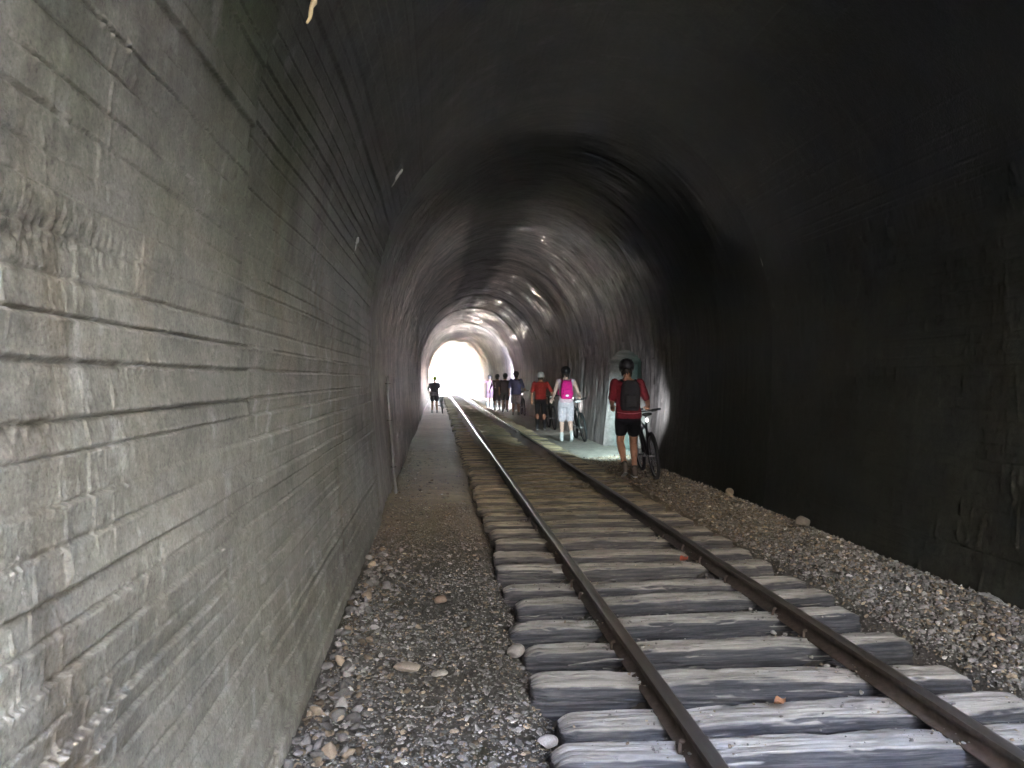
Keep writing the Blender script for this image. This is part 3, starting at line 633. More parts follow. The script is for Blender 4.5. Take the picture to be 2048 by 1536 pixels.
def one_stone(name, x, y, s, col, label, flat=.6, rz=0, dz=0, seed=1):
    r = np.random.default_rng(seed); V, F = subd(IC2, IF2); V = V[None].copy()
    for _ in range(6):
        d = r.normal(size=3); d /= np.linalg.norm(d); h = r.uniform(.6, .9); p = V @ d; V = V - np.clip(p - h, 0, None)[..., None] * d
    V = V[0] * np.array([1.25, .85, flat]) * s * .5; z = float(bed_h(np.array([[x]]), np.array([[y]]))[0, 0]) + dz
    o = mk(name, V, F, M['stone'], None, np.tile([col], (len(V), 1)), True); o.location = (x, y, z + s * flat * .28); o.rotation_euler = (r.normal(0, .1), r.normal(0, .1), rz)
    return tag(o, label, 'stone')
one_stone('stone', 3.47, 6.84, .13, (.24, .20, .15), 'rounded pale brown stone on the ballast against the right wall', .85, .3, .05, 3)
one_stone('stone', 3.55, 8.85, .12, (.30, .24, .15), 'blocky brown stone by the right wall, farther than the rounded one', .8, 1.2, .03, 4)
one_stone('stone', -.15, 3.77, .12, (.34, .30, .25), 'long flat beige stone lying in the middle of the left path', .35, -.05, .01, 5)
one_stone('stone', .01, 3.74, .07, (.36, .34, .31), 'small pale stone just right of the long flat beige stone', .5, .4, .0, 6)
one_stone('stone', .45, 3.05, .075, (.30, .29, .28), 'smooth whitish stone against the end of a near sleeper', .7, .2, .03, 7)
one_stone('stone', .42, 4.02, .10, (.30, .29, .27), 'pale pointed stone at a sleeper end by the left path', .7, .9, .02, 8)
one_stone('stone', .02, 4.9, .075, (.27, .20, .15), 'brown squarish stone standing on the left path', .8, .6, .02, 9)
for i, (x, y) in enumerate([(1.93, 4.28), (1.97, 4.22), (2.0, 4.3), (1.96, 4.15), (2.02, 4.2), (1.91, 4.2), (1.99, 4.1)]):
    tag(one_stone('pebble', x, y, .036, (.42, .41, .39), 'x', .7, i, .015, 20 + i), 'whitish pebble in the small cluster beside the right rail', 'pebble', 'white pebbles beside the right rail')
for i in range(13):
    y = 2.75 + i * .16; tag(one_stone('pebble', RR_ - .075 + random.uniform(-.008, .008), y, .026, (.34, .33, .30), 'x', .8, i, .03, 40 + i), 'pale pebble in the row along the inner foot of the right rail', 'pebble', 'pebbles along the right rail')
def leaf(x, y, mat, label, s, rz):
    V = []; n, m = 9, 5
    for i in range(n):
        t_ = i / (n - 1); wd = math.sin(math.pi * t_ ** .8) * .34 * s
        for j in range(m): u = j / (m - 1) * 2 - 1; V.append(((t_ - .5) * s, u * wd, .012 + .12 * s * u * u + .10 * s * math.sin(t_ * 3) + .01 * math.sin(i + j)))
    o = mk('fallen_leaf', V, gridf(n, m), mat); o.location = (x, y, STOP + .008); o.rotation_euler = (.1, -.1, rz); sm = o.modifiers.new('t', 'SOLIDIFY'); sm.thickness = .0012; return tag(o, label, 'leaf')
leaf(1.92, 5.70, M['leafr'], 'crumpled red dead leaf on a sleeper beside the right rail', .09, .6); leaf(1.49, 3.14, M['leafo'], 'small orange brown leaf on a near sleeper between the rails', .06, .2)
# timber splinter and old rods by the left rail
b = MB(); b.tube([(0, 0, 0), (.2, .01, .012), (.42, .02, .0)], [.006, .014, .004], 7, .5); o = b.build('wood_splinter', M['wood']); o.location = (.66, 3.74, .03); o.rotation_euler = (0, 0, .06); tag(o, 'long loose wood splinter lying in front of a sleeper left of the left rail', 'splinter')
# conduit up the left wall
b = MB(); pts = []
for h in np.linspace(-.02, 1.5, 16): pts.append((AX - float(halfw(np.array(h))) + .05 - (-.58), .004 * math.sin(h * 9), h))
b.tube(pts, .019, 10); o = b.build('drain_pipe', M['pipe']); o.location = (-.58, 9.75, 0); tag(o, 'thin grey vertical pipe standing against the left wall', 'pipe')
cl = MB()
for h in (.35, .95, 1.42): x_ = AX - float(halfw(np.array(h))) + .05 + .58; cl.torus((x_, 0, h), .031, .006, 'z', 14, 6)
cl.build('pipe_clamp', M['rail'], o)

# ------------------------------------------------------------------ bicycles
def bicycle(loc, rz, lean, label, paint, saddle_m, lamp=None, tail=True, steer=0, group='bicycles pushed through the tunnel', extra=None):
    e = empty('bicycle', loc, rz); e.rotation_euler = (0, R(lean), rz); tag(e, label, 'bicycle', group)
    r = .345; A = Vector((0, 0, r)); B_ = Vector((0, .44, .31)); ST = Vector((0, .28, .74)); HT = Vector((0, .80, .86)); HB = Vector((0, .845, .73)); Fx = Vector((0, 1.10, r))
    f = MB(); f.tube([B_, ST, ST + Vector((0, -.012, .05))], .017, 8); f.tube([B_, HB + Vector((0, -.01, .02))], .024, 8); f.tube([ST - Vector((0, 0, .03)), HT - Vector((0, 0, .03))], .019, 8); f.tube([HT, HB], .024, 8)
    for s in (-1, 1): f.tube([B_ + Vector((s * .02, 0, 0)), A + Vector((s * .062, .1, 0)), A + Vector((s * .068, 0, 0))], .010, 7); f.tube([ST + Vector((s * .012, 0, -.06)), A + Vector((s * .06, .05, .08)), A + Vector((s * .068, 0, .012))], .009, 7)
    f.build('frame', paint, e)
    k = MB(); up = (HT - HB).normalized(); k.tube([HB - up * .03 + Vector((-.06, 0, 0)), HB - up * .03 + Vector((.06, 0, 0))], .02, 8)
    for s in (-1, 1): k.tube([HB + Vector((s * .058, 0, -.02)), Fx + Vector((s * .058, -.015, .28)), Fx + Vector((s * .058, 0, 0))], [.019, .021, .016], 8)
    k.build('fork', M['black'], e)
    for c_, nm in ((A, 'wheel'), (Fx, 'wheel')):
        w_ = MB(); w_.torus(c_, r - .045, .013, 'x', 44, 6, .9); w_.tube([c_ + Vector((-.055, 0, 0)), c_ + Vector((.055, 0, 0))], .018, 8)
        for i in range(24):
            a_ = 2 * math.pi * i / 24; s = 1 if i % 2 else -1; w_.tube([c_ + Vector((s * .03, .016 * math.cos(a_ + .9), .016 * math.sin(a_ + .9))), c_ + Vector((0, (r - .05) * math.cos(a_), (r - .05) * math.sin(a_)))], .0016, 4, dome=False)
        w_.torus(c_ + Vector((-.04, 0, 0)), .07, .006, 'x', 20, 4, .3)
        w_.torus(c_ + Vector((.045, 0, 0)), .045, .012, 'x', 18, 5, 1.2) if c_ is A else 0; wo = w_.build('wheel', M['metal'], e); ty = MB(); ty.torus(c_, r - .026, .027, 'x', 48, 10)
        for i in range(64):
            a_ = 2 * math.pi * i / 64
            for s in (-1, 1): ty.box(c_ + Vector((s * .012, (r - .001) * math.cos(a_ + s * .03), (r - .001) * math.sin(a_ + s * .03))), (.014, .012, .008), Matrix.Rotation(a_ - math.pi / 2, 3, 'X'))
        ty.build('tyre', M['tyre'], wo)
    hb = MB(); stem = HT + up * .05; cl_ = stem + Vector((0, .06, .03)); hb.tube([HT, stem], .02, 8); hb.tube([stem, cl_], .017, 8)
    hb.tube([cl_ + Vector((-.33, -.05, .02)), cl_ + Vector((-.12, 0, .01)), cl_ + Vector((.12, 0, .01)), cl_ + Vector((.33, -.05, .02))], .012, 8)
    for s in (-1, 1): hb.tube([cl_ + Vector((s * .20, -.02, .015)), cl_ + Vector((s * .22, .05, -.01)), cl_ + Vector((s * .29, .055, -.01))], .006, 6)
    ho = hb.build('handlebar', M['black'], e)
    for s in (-1, 1): g_ = MB(); g_.tube([cl_ + Vector((s * .22, -.027, .016)), cl_ + Vector((s * .335, -.051, .021))], .017, 9); g_.build('grip', M['tyre'], ho)
    sp = MB(); sp.tube([ST, ST + Vector((0, -.06, .17))], .0145, 8); so = sp.build('seat_post', M['black'], e)
    sa = MB(); c_ = ST + Vector((0, -.06, .195)); rings = []
    for t_, wd, hh in ((-.13, .045, .018), (-.12, .072, .026), (-.06, .074, .026), (0, .05, .024), (.07, .024, .02), (.135, .018, .016), (.145, .010, .010)):
        rings.append([c_ + Vector((wd * math.cos(a_), t_, hh * math.sin(a_) + .012 * (t_ < -.05))) for a_ in np.linspace(0, 2 * math.pi, 12, endpoint=False)])
    sa.loft(rings); sa.build('saddle', saddle_m, e)
    ck = MB(); ck.torus(B_ + Vector((.055, 0, 0)), .072, .006, 'x', 24, 5, .6); ck.tube([B_ + Vector((-.06, 0, 0)), B_ + Vector((.06, 0, 0))], .02, 8); ck.tube([B_ + Vector((.05, 0, 0)), B_ + Vector((.08, .16, -.05))], .010, 7); ck.tube([B_ + Vector((-.05, 0, 0)), B_ + Vector((-.08, -.16, .05))], .010, 7)
    co = ck.build('crankset', M['metal'], e)
    for s, d in ((1, Vector((.125, .16, -.05))), (-1, Vector((-.125, -.16, .05)))): p_ = MB(); p_.box(B_ + d, (.085, .085, .02)); p_.build('pedal', M['black'], co)
    ch = MB(); ch.tube([B_ + Vector((.055, 0, .072)), A + Vector((.05, 0, .045))], .005, 4); ch.tube([B_ + Vector((.055, 0, -.072)), A + Vector((.05, .02, -.11)), A + Vector((.05, 0, -.05))], .005, 4); ch.box(A + Vector((.06, .01, -.09)), (.02, .04, .11)); ch.build('chain', M['black'], e)
    if tail: tl = MB(); tl.ell(ST + Vector((0, -.105, .12)), (.022, .014, .03), 10, 8); tl.build('tail_light', M['tail'] if tail is True else tail, so)
    if lamp:
        hl = MB(); p_ = cl_ + Vector((.07, .035, .045)); hl.tube([p_ + Vector((0, -.04, 0)), p_ + Vector((0, .03, 0))], [.016, .024], 12); lo = hl.build('headlight', M['black'], ho)
        ln = MB(); ln.ell(p_ + Vector((0, .052, 0)), (.022, .006, .022), 12, 8); ln.build('lens', M['lens'], lo)
        d = bpy.data.lights.new('headlight_beam', 'SPOT'); d.energy = lamp[0]; d.color = lamp[1]; d.spot_size = R(lamp[2]); d.spot_blend = lamp[3]; d.shadow_soft_size = .03
        q = bpy.data.objects.new('headlight_beam', d); link(q, lo); q.location = p_ + Vector((0, .075, 0)); q.rotation_euler = (R(90 + lamp[4]), 0, R(lamp[5]))
        if len(lamp) > 6: d2 = bpy.data.lights.new('headlight_spill', 'SPOT'); d2.energy = lamp[6]; d2.color = (.82, .88, 1); d2.spot_size = R(104); d2.spot_blend = 1.0; d2.shadow_soft_size = .03; q2 = bpy.data.objects.new('headlight_spill', d2); link(q2, lo); q2.location = p_ + Vector((.02, .075, 0)); q2.rotation_euler = (R(84), 0, R(-28))
    if extra: extra(e)
    return e
def refl(*spots):
    def fn(e):
        for p_, d in spots: b = MB(); b.ell(p_, d, 10, 8); b.build('reflector', M['reflect'], e)
    return fn

# ------------------------------------------------------------------ people
def hand(b, wrist, fwd, across, s=1.0, curl=(28, 42, 30), thumb=1):
    f = Vector(fwd).normalized(); a = Vector(across); a = (a - f * a.dot(f)).normalized(); n_ = f.cross(a) * thumb   # n_: back of the hand
    w0 = Vector(wrist)
    for k in range(4):
        o_ = (k - 1.5) * .020 * s; kn = w0 + f * (.088 - .004 * abs(k - 1)) * s + a * o_; b.tube([w0 + a * o_ * .55, kn], [.015 * s, .0115 * s], 8)
        d = f.copy(); p = kn; L = (.040, .026, .020)
        for q in range(3):
            ang = R(curl[q]); d = (d * math.cos(ang) - n_ * math.sin(ang)).normalized() if q == 0 else (d * math.cos(ang) + (d.cross(a) if (d.cross(a)).dot(n_) < 0 or q else -n_) .normalized() * 0 + (a.cross(d) if (a.cross(d)).dot(-n_ if q == 0 else (a.cross(d))) > 0 else d.cross(a)) * 0 + Matrix.Rotation(-ang * thumb, 3, a).to_3x3() @ d * 0 + (Matrix.Rotation(ang if (Matrix.Rotation(.1, 3, a) @ f).dot(n_) < 0 else -ang, 3, a) @ d - d * math.cos(ang))).normalized()
            e_ = p + d * L[q] * s * (1.0, 1.1, 1.0, .8)[k]; b.tube([p, e_], [(.0098, .009, .008)[q] * s, (.009, .008, .0068)[q] * s], 8); p = e_
    t0 = w0 + f * .03 * s + a * .028 * s * -1; t1 = t0 + (f * .6 - a * .75 - n_ * .35).normalized() * .045 * s; t2 = t1 + (f * .9 - a * .2 - n_ * .5).normalized() * .030 * s
    b.tube([w0 + f * .015 * s, t0, t1, t2], [.016 * s, .015 * s, .011 * s, .0085 * s], 8)
def person(loc, rz, H, label, skin, P, wear, lean=0.0, head=(0, 0), vox=.009):
    s = H / 1.75
    def L(p): return Vector((p[0], p[1] + lean * max(0, p[2] - .95), p[2])) * s
    b = MB()
    hips = {'L': (-.095, 0, .93), 'R': (.095, 0, .93)}; sh = {'L': (-.195, 0, 1.425), 'R': (.195, 0, 1.425)}
    def oval(z, rx, ry, y=0): c_ = L((0, y, z)); return [c_ + Vector((rx * s * math.cos(q), ry * s * math.sin(q), 0)) for q in np.linspace(0, 2 * math.pi, 20, endpoint=False)]
    W = wear.get('w', 1.0)
    TOR = [(.84, .13, .09, 0), (.90, .165, .115, -.01), (.98, .168, .118, -.012), (1.08, .150, .105, 0), (1.20, .158, .108, .005), (1.32, .178, .115, .0), (1.40, .185, .10, -.005), (1.46, .12, .075, -.01), (1.49, .062, .06, -.005)]
    b.loft([oval(z, rx * W, ry * W, y) for z, rx, ry, y in TOR])
    hd = L((head[0] * .03, .035, 1.635)); b.tube([L((0, -.008, 1.45)), L((0, .005, 1.56))], [.062 * s, .056 * s], 12)
    Hr = Euler((R(head[1]), 0, R(head[0]))).to_matrix(); hp = lambda x, y, z: hd + Hr @ (Vector((x, y, z)) * s)
    b.ell(hd + Hr @ Vector((0, 0, .01)) * s, (.076 * s, .095 * s, .112 * s), 18, 14, Hr); b.ell(hp(0, .03, -.055), (.058 * s, .065 * s, .06 * s), 14, 10, Hr)
    b.tube([hp(0, .088, .015), hp(0, .112, -.022)], [.010 * s, .015 * s], 8); b.tube([hp(-.024, .085, -.058), hp(0, .093, -.056), hp(.024, .085, -.058)], .008 * s, 8); b.tube([hp(-.04, .082, .028), hp(.04, .082, .028)], .010 * s, 8)
    for q in (-1, 1): b.ell(hp(q * .078, -.005, -.005), (.010 * s, .02 * s, .032 * s), 10, 8, Hr)
    for q in 'LR':
        kn, an = P['leg' + q]; hip = L(hips[q]); kn = L(kn); an = L(an); mid = (hip + kn) / 2; cf = kn + (an - kn) * .28 + Vector((0, -.018 * s, 0)); toe = an + Vector((0, .14, -.055)) * s if an.z < .14 * s else an + Vector((0, .10, -.12)) * s
        b.tube([hip, mid, kn, cf, kn + (an - kn) * .65, an], [.092 * s, .078 * s, .056 * s, .059 * s, .043 * s, .038 * s], 14); b.tube([an + Vector((0, -.03, -.04)) * s, toe], [.035 * s, .03 * s], 10)
        e_, w_ = P['arm' + q]; S0 = L(sh[q]); e_ = L(e_); w_ = L(w_); b.tube([S0, (S0 + e_) / 2, e_, e_ + (w_ - e_) * .3, w_], [.054 * s, .046 * s, .037 * s, .040 * s, .027 * s], 12)
        ac = P.get('across' + q, (1 if q == 'R' else -1, 0, 0)); hand(b, w_, P.get('hand' + q, (w_ - e_).normalized()), ac, s, P.get('curl' + q, (25, 35, 25)), 1 if q == 'L' else -1)
    o = b.solid('person', skin, None, vox * s, 2); o.location = loc; o.rotation_euler = (0, 0, rz); tag(o, label, 'person')
    ey = MB()
    for q in (-1, 1): ey.ell(hp(q * .03, .087, .008), (.011 * s, .008 * s, .007 * s), 8, 6)
    ey.build('eyes', DEYE, o)
    # clothing
    i_ = 1.06; c_ = MB(); z0 = wear.get('hem', .90); rows = [r for r in TOR if r[0] >= z0 + .03 and r[0] < 1.45]
    c_.loft([oval(z0, .186 * W, .138 * W, -.012)] + [oval(z, rx * 1.0 * W + .018, ry * W + .022, y) for z, rx, ry, y in rows] + [oval(1.455, .135 * W, .092, -.01), oval(1.475, .075, .072, -.006)])
    for q in 'LR':
        e_, w_ = [L(p) for p in P['arm' + q]]; S0 = L(sh[q]); sl_ = wear.get('sleeve', .75)
        if sl_ > 1: c_.tube([S0, e_, e_ + (w_ - e_) * (sl_ - 1)], [.066 * s, .052 * s, .042 * s], 12)
        elif sl_ > 0: c_.tube([S0, S0 + (e_ - S0) * sl_], [.068 * s, .060 * s], 12)
        else: c_.tube([S0 * .96 + L((0, 0, 1.42)) * .04, L((sh[q][0] * .7, 0, 1.44))], .058 * s, 10)
    c_.solid('shirt', wear['shirt'], o, .012 * s, 3, .008 * s)
    t_ = MB(); t_.loft([oval(.80, .165, .118, -.005), oval(.86, .182 * W, .132 * W, -.012), oval(.95, .176 * W, .128 * W, -.012), oval(1.0, .162 * W, .118 * W, -.008)])
    for q in 'LR':
        kn, an = [L(p) for p in P['leg' + q]]; hip = L(hips[q]); kk = wear.get('short', .6); ww = wear.get('loose', 1.15)
        if kk > 1: t_.tube([hip, (hip + kn) / 2, kn, kn + (an - kn) * .3, kn + (an - kn) * (kk - 1)], [.102 * s * ww, .088 * s * ww, .068 * s * ww, .067 * s * ww, .05 * s * ww], 14)
        else: t_.tube([hip, hip + (kn - hip) * kk * .5, hip + (kn - hip) * kk], [.105 * s, .094 * s * ww, .084 * s * ww], 14, dome=True)
    t_.solid('trousers' if wear.get('short', .6) > 1 else 'shorts', wear['pants'], o, .012 * s, 2, .006 * s)
    for q in 'LR':
        an = L(P['leg' + q][1]); h_ = MB(); up = an.z > .14 * s; d = Vector((0, .14, -.055)) if not up else Vector((0, .10, -.12)); toe = an + d * s
        heel = an + Vector((0, -.035, -.055 if not up else -.06)) * s
        h_.tube([heel, (heel + toe) / 2 + Vector((0, 0, .008)) * s, toe], [.040 * s, .045 * s, .038 * s], 12, .8, (1, 0, 0)); h_.tube([heel + Vector((0, .01, .02)) * s, an + Vector((0, -.004, .03)) * s], [.044 * s, .046 * s], 12)
        ob_ = h_.solid('shoe', wear['shoe'], o, .009 * s, 2)
        so = MB(); so.tube([heel + Vector((0, -.008, -.030)) * s, toe + Vector((0, .005, -.026)) * s], [.040 * s, .036 * s], 12, .28, (1, 0, 0)); so.build('sole', wear.get('sole', M['white']), ob_)
        if wear.get('sock'): k_ = MB(); kn = L(P['leg' + q][0]); k_.tube([an, an + (kn - an) * wear['sock'][1]], [.044 * s, (.046 + .03 * wear['sock'][1]) * s], 12); k_.build('sock', wear['sock'][0], o)
    ha = MB()
    for q in range(60):
        a_ = random.uniform(-math.pi, 0) + random.choice((-.25, .25)); z_ = random.uniform(-.085, -.02); rr = .070
        p0 = hp(rr * math.cos(a_), .1 * math.sin(a_) - .008, z_); ha.tube([p0 + Hr @ Vector((0, 0, .02)) * s, p0, p0 + Hr @ Vector((0, 0, -.03)) * s], [.012 * s, .013 * s, .006 * s], 6)
    ha.ell(hp(0, -.018, .022), (.080 * s, .090 * s, .098 * s), 14, 10, Hr); ha.build('hair', wear.get('hair', HAIR), o)
    if wear.get('helmet'):
        k_ = MB(); rings = []
        for z_, rr in ((-.04, .93), (.0, 1.03), (.02, 1.06), (.055, 1.0), (.085, .84), (.108, .56), (.117, .2)):
            rings.append([hp(.112 * rr * math.cos(q), .142 * rr * math.sin(q) - .008, .022 + z_ * 1.18) for q in np.linspace(0, 2 * math.pi, 22, endpoint=False)])
        k_.loft(rings)
        for x_ in (-.052, -.018, .018, .052): k_.tube([hp(x_ * 1.25, -.13, .05), hp(x_ * 1.15, -.09, .125), hp(x_, 0, .152 - abs(x_) * .25), hp(x_ * 1.15, .09, .122), hp(x_ * 1.2, .128, .06)], .012 * s, 7)
        hm = k_.build('helmet', wear['helmet'], o); v_ = MB()
        for x_ in (-.035, 0, .035):
            for y_ in (-.105, -.05, .03, .085): v_.ell(hp(x_, y_, .115 + .030 * (1 - (y_ / .12) ** 2) - abs(x_) * .3), (.009 * s, .024 * s, .012 * s), 8, 6)
        v_.build('vent', M['black'], hm)
        st_ = MB(); 
        for q in (-1, 1): st_.tube([hp(q * .088, .0, .02), hp(q * .074, .035, -.06), hp(0, .055, -.118)], .004 * s, 5)
        st_.build('strap', M['black'], hm)
    return o, L, s
def backpack(per, L, s, loc, rz, mat, label, size=(.28, .14, .44), zc=1.23, strapm=None, patch=None, parts=()):
    e = empty('backpack', loc, rz); tag(e, label, 'backpack'); c_ = L((0, -.125 - size[1] / 2, zc)); x, y, z = [q * s / 2 for q in size]; b = MB(); rings = []
    for k, (zz, w_, d_) in enumerate(((-1, .72, .55), (-.93, .92, .9), (-.5, 1.0, 1.08), (0, 1.0, 1.1), (.5, .95, .98), (.8, .82, .8), (.95, .62, .6), (1, .4, .35))):
        rings.append([c_ + Vector((x * w_ * math.copysign(abs(math.cos(q)) ** .6, math.cos(q)), y * d_ * math.copysign(abs(math.sin(q)) ** .6, math.sin(q)) + .03 * s * (zz < 0), z * zz)) for q in np.linspace(0, 2 * math.pi, 20, endpoint=False)])
    b.loft(rings); b.solid('bag', mat, e, .011, 2, .005)
    p_ = MB(); p_.box(c_ + Vector((0, -y * 1.05, -z * .35)), (x * 1.4, y * .5, z * .85), None, .02); p_.solid('pocket', mat, e, .011, 2, .004)
    for q in (-1, 1):
        st = MB(); st.tube([c_ + Vector((q * x * .6, y * .7, z * .85)), L((q * .115, -.06, 1.475)), L((q * .125, .06, 1.45)), L((q * .15, .135, 1.30)), L((q * .175, .06, 1.12)), c_ + Vector((q * x * .8, y * .8, -z * .7))], .020 * s, 8, .3); st.build('strap', strapm or mat, e)
    if patch: pt = MB(); pt.ell(c_ + Vector((0, -y * 1.32, -z * .62)), (.045 * s, .012, .028 * s), 12, 8); pt.build('patch', patch, e)
    for (dx, dz, wx, wz, m_) in parts: pt = MB(); pt.box(c_ + Vector((dx * x, -y * 1.08, dz * z)), (wx * s, .02, wz * s)); pt.build('reflective_strip', m_, e)
    return e
STAND = dict(legL=((-.10, .03, .50), (-.10, -.02, .09)), legR=((.10, .03, .50), (.11, -.02, .09)), armL=((-.27, .02, 1.15), (-.27, .12, .92)), armR=((.30, .08, 1.18), (.34, .33, 1.08)), handR=(.15, .95, -.1), acrossR=(1, -.1, 0), curlR=(70, 75, 40))
def pose(**k): d = dict(STAND); d.update(k); return d
GRIPH = dict(armR=((.30, .0, 1.16), (.38, .27, 1.06)), handR=(.05, 1, -.15), acrossR=(1, -.1, 0), curlR=(70, 75, 40))
# 1 nearest walker
P1 = pose(legL=((-.11, .06, .52), (-.09, -.20, .17)), legR=((.10, .10, .50), (.09, -.06, .09)), armL=((-.25, -.02, 1.15), (-.19, .25, 1.07)), **GRIPH)
RED = cloth('maroon_jersey', (.20, .022, .03)); loc = (2.87, 11.12, .005)
p, L, s = person(loc, R(-2), 1.74, 'man in maroon jersey, black shorts and dark helmet walking away, nearest of the walkers', SKIN, P1, dict(shirt=RED, pants=cloth('black_shorts', (.012, .012, .014)), shoe=cloth('grey_shoe', (.16, .13, .11)), helmet=M['black'], short=.58, loose=1.12, hem=.885, w=1.1, sleeve=.85, sock=(cloth('dark_sock', (.08, .07, .065)), .12)), .13, (0, -14))
b = MB(); pts = []
for a_ in np.linspace(R(205), R(335), 14): pts.append(L((.196 * math.cos(a_) * 1.03, .165 * math.sin(a_) * 1.02 - .01, .985 - .02 * math.sin((a_ - R(205)) / R(130) * math.pi))))
b.tube(pts, .006, 6); b.build('piping', cloth('pink_piping', (.55, .2, .22)), p)
backpack(p, L, s, loc, R(-2), cloth('charcoal_pack', (.035, .035, .036)), 'charcoal grey backpack worn by the man in the maroon jersey', (.29, .15, .46), 1.235)
bicycle((3.17, 10.66, .02), R(-5), -7, 'dark mountain bike held by the man in the maroon jersey, its headlight on', M['black'], M['black'], (3.2, (.72, .95, 1), 42, 1.0, -11, 4, .13), M['tail'])
# 2 woman with the pink backpack
P2 = pose(legL=((-.09, .08, .50), (-.10, .02, .09)), legR=((.10, .02, .50), (.12, -.16, .14)), armL=((-.27, -.02, 1.16), (-.31, .18, 1.02)), **GRIPH)
loc = (3.05, 17.7, .005); WH = cloth('white_shorts', (.50, .44, .47))
p, L, s = person(loc, R(-3), 1.74, 'woman in white knee-length shorts and a pale top walking away with a bright pink backpack', SKINP, P2, dict(shirt=cloth('pale_pink_top', (.60, .42, .46)), pants=WH, shoe=cloth('light_shoe', (.5, .5, .48)), helmet=M['black'], short=.95, loose=1.12, hem=.92, w=.95, sleeve=0, sock=(cloth('grey_sock', (.5, .48, .45)), .2)), .03)
backpack(p, L, s, loc, R(-3), cloth('pink_pack', (.62, .02, .20)), 'bright pink backpack with a small white patch on the woman in white shorts', (.28, .15, .45), 1.23, None, M['reflect'])
bicycle((3.42, 17.22, .02), R(0), -9, 'dark green bicycle with a white saddle held by the woman in white shorts', M['dkgreen'], M['white'], (.3, (.9, .97, 1), 60, 1.0, -12, 2), False, extra=refl(((.05, 0, .42), (.012, .035, .035)), ((.02, .45, .21), (.06, .045, .03))))
# 3 red shirt, white helmet
P3 = pose(legL=((-.10, .05, .50), (-.11, -.05, .09)), legR=((.10, .0, .50), (.12, -.12, .10)), armR=((.34, .06, 1.18), (.38, .30, 1.05)))
loc = (3.02, 21.9, .0)
person(loc, R(-6), 1.66, 'person in a red shirt, black trousers and white helmet walking beside a bicycle', SKIN, P3, dict(shirt=cloth('red_shirt', (.27, .03, .025)), pants=cloth('black_trousers', (.018, .018, .02)), shoe=cloth('dark_shoe', (.05, .05, .05)), helmet=M['white'], short=1.85, loose=.95, hem=.93, sleeve=.9), .08, vox=.011)
bicycle((3.36, 21.35, .02), R(0), -4, 'black bicycle with white saddle pushed by the person in the red shirt', M['black'], M['white'], None, False, extra=refl(((0, .1, .60), (.02, .06, .10)), ((.05, 0, .36), (.012, .03, .04))))
# 4 blue shirt
P4 = pose(legL=((-.11, .02, .50), (-.13, -.08, .09)), legR=((.10, .05, .50), (.11, .02, .09)), **{k: v for k, v in GRIPH.items()})
loc = (3.16, 30.2, .0)
person(loc, R(-4), 1.76, 'person in a loose blue violet shirt and light shorts with a dark helmet', SKIN, P4, dict(shirt=cloth('violet_shirt', (.16, .15, .34)), pants=cloth('light_shorts', (.50, .42, .42)), shoe=cloth('mid_shoe', (.2, .17, .16)), helmet=M['black'], short=.85, loose=1.25, hem=.85, w=1.2, sleeve=1.0), .05, vox=.012)
bicycle((3.46, 29.7, .02), R(0), -5, 'black bicycle with a glowing tail light beside the person in the blue violet shirt', M['black'], M['black'], None, True, extra=refl(((.05, 0, .12), (.02, .03, .03))))
# 5 mostly hidden
loc = (2.99, 33.2, .0)
person(loc, R(-5), 1.70, 'person with a dark helmet mostly hidden behind the one in the blue violet shirt', SKIN, pose(), dict(shirt=cloth('plum_shirt', (.06, .035, .05)), pants=cloth('dark_shorts', (.03, .025, .03)), shoe=cloth('shoe_plum', (.1, .08, .09)), helmet=M['black'], short=.7, hem=.9, sleeve=.8), .04, vox=.013)
# 6 dark figure with reflective strips
loc = (2.83, 35.6, .0); PL = cloth('plum_jacket', (.10, .045, .055))
p, L, s = person(loc, R(0), 1.68, 'broad figure in dark plum jacket and long shorts with light strips on the backpack', SKIN, pose(legL=((-.11, .04, .5), (-.12, -.04, .09)), armL=((-.31, .0, 1.17), (-.36, .15, .98))), dict(shirt=PL, pants=cloth('plum_shorts', (.09, .045, .055)), shoe=M['reflect'], helmet=M['black'], short=.9, loose=1.35, hem=.80, w=1.2, sleeve=1.5, sock=(M['reflect'], .28)), .03, vox=.013)
backpack(p, L, s, loc, 0, PL, 'dark plum backpack with pale reflective strips on the broad figure', (.34, .16, .46), 1.24, None, None, ((-.85, .3, .03, .16, M['reflect']), (.9, .2, .03, .14, M['reflect']), (-.75, -.45, .07, .03, M['reflect'])))
bicycle((3.22, 35.1, .02), R(0), -4, 'dark bicycle beside the broad figure in plum, its headlight shining ahead', M['black'], M['black'], (3.5, (.72, .78, 1), 100, .35, -4, -14), False)
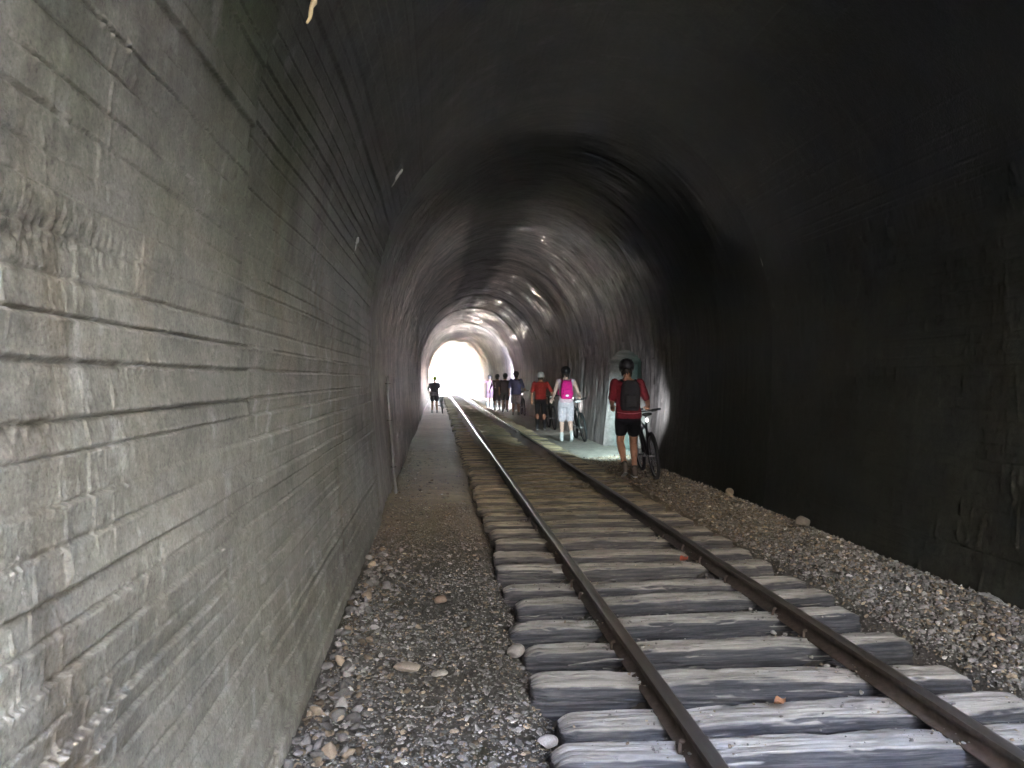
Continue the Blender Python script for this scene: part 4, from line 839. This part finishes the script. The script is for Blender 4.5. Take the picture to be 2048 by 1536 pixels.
# 7 arm stretched out
loc = (2.66, 38.4, .0)
person(loc, R(-4), 1.66, 'person holding the left arm straight out sideways, ahead of the broad figure', SKIN, pose(armL=((-.47, .05, 1.43), (-.72, .10, 1.50)), handL=(-1, .1, .05), acrossL=(0, -1, 0), curlL=(5, 8, 8)), dict(shirt=cloth('mauve_shirt', (.20, .12, .16)), pants=cloth('mauve_shorts', (.10, .07, .09)), shoe=M['white'], helmet=M['black'], short=.75, hem=.9, sleeve=.8, sock=(M['reflect'], .5)), .02, vox=.013)
# 8 on the left
loc = (-.12, 32.7, -.0); JK = cloth('grey_mauve_jacket', (.14, .12, .14))
p, L, s = person(loc, R(-4), 1.58, 'person in a neon yellow green helmet and grey jacket by the left wall', SKIN, pose(legL=((-.11, .1, .48), (-.12, -.05, .09)), legR=((.10, .02, .5), (.12, -.1, .1)), armL=((-.30, .0, 1.15), (-.26, .22, 1.0)), **GRIPH), dict(shirt=JK, pants=cloth('dark_mauve_shorts', (.05, .035, .05)), shoe=cloth('pale_shoe', (.4, .36, .36)), helmet=m_plain('neon_helmet', (.42, .62, .03), .08, 30, .45), short=.62, loose=1.25, hem=.84, w=1.3, sleeve=1.5), .10, vox=.012)
backpack(p, L, s, loc, R(-4), cloth('mauve_pack', (.09, .07, .09)), 'dusky backpack on the person in the neon helmet', (.27, .13, .42), 1.22)
bicycle((.22, 32.25, -.01), R(0), -5, 'dark bicycle with white reflectors by the left wall, beside the person in the neon helmet', M['black'], M['white'], None, False, extra=refl(((.33, .8, .95), (.02, .02, .05)), ((0, .1, .62), (.02, .04, .08)), ((.05, 0, .36), (.02, .05, .04))))
# ------------------------------------------------------------------ haze: even dusty air
HZ = .0045
b = MB(); b.box((0, 120, 60), (330, 640, 130), None, .5); hz = b.build('haze', bpy.data.materials.new('haze_air'), None, False); tag(hz, kind='stuff')
hm_ = hz.data.materials[0]; hm_.use_nodes = True; ht = hm_.node_tree; ht.nodes.clear(); ho_ = ht.nodes.new('ShaderNodeOutputMaterial'); hv = ht.nodes.new('ShaderNodeVolumePrincipled')
hv.inputs['Density'].default_value = HZ; hv.inputs['Color'].default_value = (.97, .95, .96, 1); hv.inputs['Anisotropy'].default_value = .8; ht.links.new(hv.outputs[0], ho_.inputs['Volume'])
